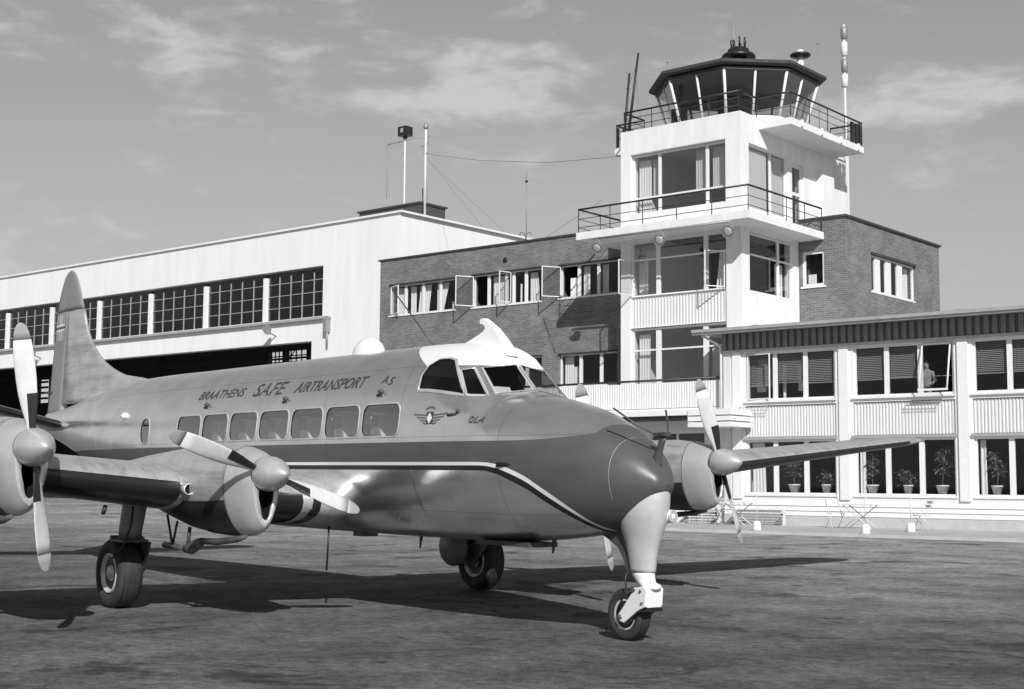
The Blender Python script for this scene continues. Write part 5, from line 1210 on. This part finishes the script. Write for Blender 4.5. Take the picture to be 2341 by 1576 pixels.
# ---- landing gear
def tyre(cx_, cy_, cz_, r_, w_, parent, name='tyre'):
    pr = []
    for k in range(17):
        a = math.pi * (k / 16) - math.pi / 2
        pr.append((r_ - (r_ * .30) * (1 - abs(math.cos(a)) ** .45), w_ / 2 * math.copysign(abs(math.sin(a)) ** .8, math.sin(a))))
    pr = [(r_ * .52, -w_ * .30)] + pr + [(r_ * .52, w_ * .30)]; mbx = MB().lathe(pr, (cx_, cy_, cz_), 'y', 40, True, False); o = mbx.build(name, 'rubber', parent)
    for f in (-.5, -.2, .2, .5):
        rr_ = r_ * (1.0015 if abs(f) < .3 else .993)
        MB().lathe([(rr_ - .004, f * w_ * .62 - .004), (rr_ + .0015, f * w_ * .62), (rr_ - .004, f * w_ * .62 + .004)], (cx_, cy_, cz_), 'y', 40).build('tread_groove', 'black', parent)
    return o
ng = MB().loft([[(cx_ + a * math.cos(t), b * math.sin(t), z) for t in [TAU * k / 28 for k in range(28)]] for z, cx_, a, b in ((1.375, .355, .05, .045), (1.355, .345, .085, .08), (1.31, .325, .115, .11), (1.25, .285, .152, .14), (1.18, .235, .195, .165), (1.10, .185, .235, .175), (1.02, .16, .245, .165), (.94, .155, .22, .14), (.85, .155, .185, .115), (.74, .155, .155, .097), (.62, .16, .138, .086), (.595, .16, .135, .084))]).build('nose_leg', 'legpaint', AC)
MB().prism([(-.42, .93), (-.24, .86), (-.11, .79), (-.04, .70), (-.005, .60), (.06, .60), (.05, .95), (-.1, 1.02)], -.045, .045, 'y').build('leg_shade_fillet', 'acdark', ng)  # dark colour puts the leg's shaded aft side into this fillet
MB().loft([[(cx_ + a * math.cos(t), b * math.sin(t), z) for t in [TAU * k / 24 for k in range(24)]] for z, cx_, a, b in ((.593, .165, .12, .078), (.56, .17, .115, .074), (.51, .20, .10, .07), (.49, .25, .105, .078), (.468, .262, .10, .08), (.45, .25, .09, .075))]).build('leg_collar', 'acwhite', ng)
fk = MB()
for s in (-1, 1):
    y0, y1 = sorted((s * .082, s * .102)); fk.prism([(.16, .46), (.27, .485), (.31, .46), (.298, .31), (.21, .275), (.03, .155), (-.03, .165), (-.06, .205), (-.02, .25)], y0, y1, 'y')
fk.prism([(.24, .487), (.29, .482), (.314, .455), (.305, .30), (.275, .30), (.285, .42), (.24, .455)], -.081, .081, 'y')
fork = fk.build('fork', 'acwhite', ng); bevel(fork, .018, 3)
MB().prism([(.30, .298), (.30, .268), (.21, .258), (.05, .143), (.02, .148), (.20, .272), (.28, .288)], -.1005, .1005, 'y').build('fork_edge', 'black', ng)
MB().tube((.15, -.115, .45), (.15, .115, .45), .024, 12).build('pivot', 'exhaust', ng)
MB().tube((-.01, -.118, .205), (-.01, .118, .205), .02, 10).build('axle', 'exhaust', ng)
MB().lathe([(.001, -.09), (.05, -.06), (.06, .0), (.045, .06), (.001, .085)], (.36, .10, 1.07), 'x', 14).build('taxi_lamp', 'acwhite', ng)
MB().lathe([(.052, 0), (.056, .004), (.05, .012)], (.42, .10, 1.07), 'x', 14).build('lamp_rim', 'silverbright', ng)
tyre(-.01, 0, .222, .222, .145, ng)
for bx, bz in ((.24, .44), (.26, .34)): MB().lathe([(.012, 0), (.012, -.012), (.006, -.016)], (bx, -.102, bz), 'y', 8).build('fork_bolt', 'exhaust', ng)
MB().path([(.06, -.07, .62), (.04, -.095, .54), (.07, -.115, .47), (.03, -.12, .36), (-.01, -.118, .26)], .008, 6).build('brake_pipe', 'black', ng)
rimm = MB().lathe([(.001, -.05), (.05, -.058), (.06, -.035), (.105, -.04), (.13, -.06), (.135, -.055), (.135, .055), (.13, .06), (.105, .04), (.06, .035), (.05, .058), (.001, .05)], (-.01, 0, .222), 'y', 28).build('rim', 'rim', ng)
for k in range(8): MB().lathe([(.012, -.048), (.012, .048)], (-.01 + .085 * math.cos(k * TAU / 8), 0, .222 + .085 * math.sin(k * TAU / 8)), 'y', 8).build('rim_hole', 'black', ng)
zg = -5.372 * phi
for s in (-1, 1):
    cx_, cy_, r_, w_ = -5.36, s * 2.395, .365, .27; cz_ = r_ + zg * 1.0 - .0
    cz_ = r_ - 5.36 * phi
    leg = MB().loft([[(x0_ + a * math.cos(t), cy_ + s * dy + b * math.sin(t), z) for t in [TAU * k / 24 for k in range(24)]] for z, x0_, a, b, dy in ((.69, -5.12, .125, .115, 0), (.80, -5.10, .13, .12, 0), (1.0, -5.08, .135, .125, -.02), (1.2, -5.06, .14, .13, -.03))]).build('main_leg', 'fairing', AC)
    MB().box(-5.29, -4.96, cy_ - .14, cy_ + .14, .668, .695).tube((-5.33, cy_ - .12, .70), (-5.33, cy_ + .12, .70), .03, 8).build('leg_flange', 'acdark', leg)
    MB().path([(-4.97, cy_ + s * .03, 1.1), (-4.95, cy_ + s * .06, .85), (-5.0, cy_ + s * .12, .62), (-5.2, cy_ + s * .14, .5)], .011, 6).build('brake_pipe', 'black', leg)
    fkm = MB()
    for sg in (-s,): fkm.prism([(-5.25, .67), (-4.95, .67), (-5.02, .52), (-5.30, cz_ - .06), (-5.42, cz_ - .05), (-5.42, cz_ + .05)], *sorted((cy_ + sg * .150, cy_ + sg * .172)), ax='y')
    fkm.build('wheel_fork', 'acdark', leg)
    tyre(cx_, cy_, cz_, r_, w_, leg)
    MB().lathe([(.001, -.10), (.07, -.115), (.085, -.07), (.16, -.075), (.195, -.125), (.21, -.12), (.21, .12), (.195, .125), (.16, .075), (.085, .07), (.07, .115), (.001, .10)], (cx_, cy_, cz_), 'y', 30).build('rim', 'rim', leg)
    for k in range(6): MB().lathe([(.022, -.082), (.022, .082)], (cx_ + .125 * math.cos(k * TAU / 6 + .3), cy_, cz_ + .125 * math.sin(k * TAU / 6 + .3)), 'y', 10).build('rim_hole', 'black', leg)
    lob = []
    for k in range(11):
        a = math.pi * k / 10; lob.append([(-5.60 + .27 * math.sin(a) ** .7 * math.cos(t), cy_ - s * (.255 + .12 * math.cos(a)), .50 + .25 * math.sin(a) ** .7 * math.sin(t)) for t in [TAU * j / 24 for j in range(24)]])
    MB().loft(lob, False, False).build('wheel_fairing', 'fairing', leg)
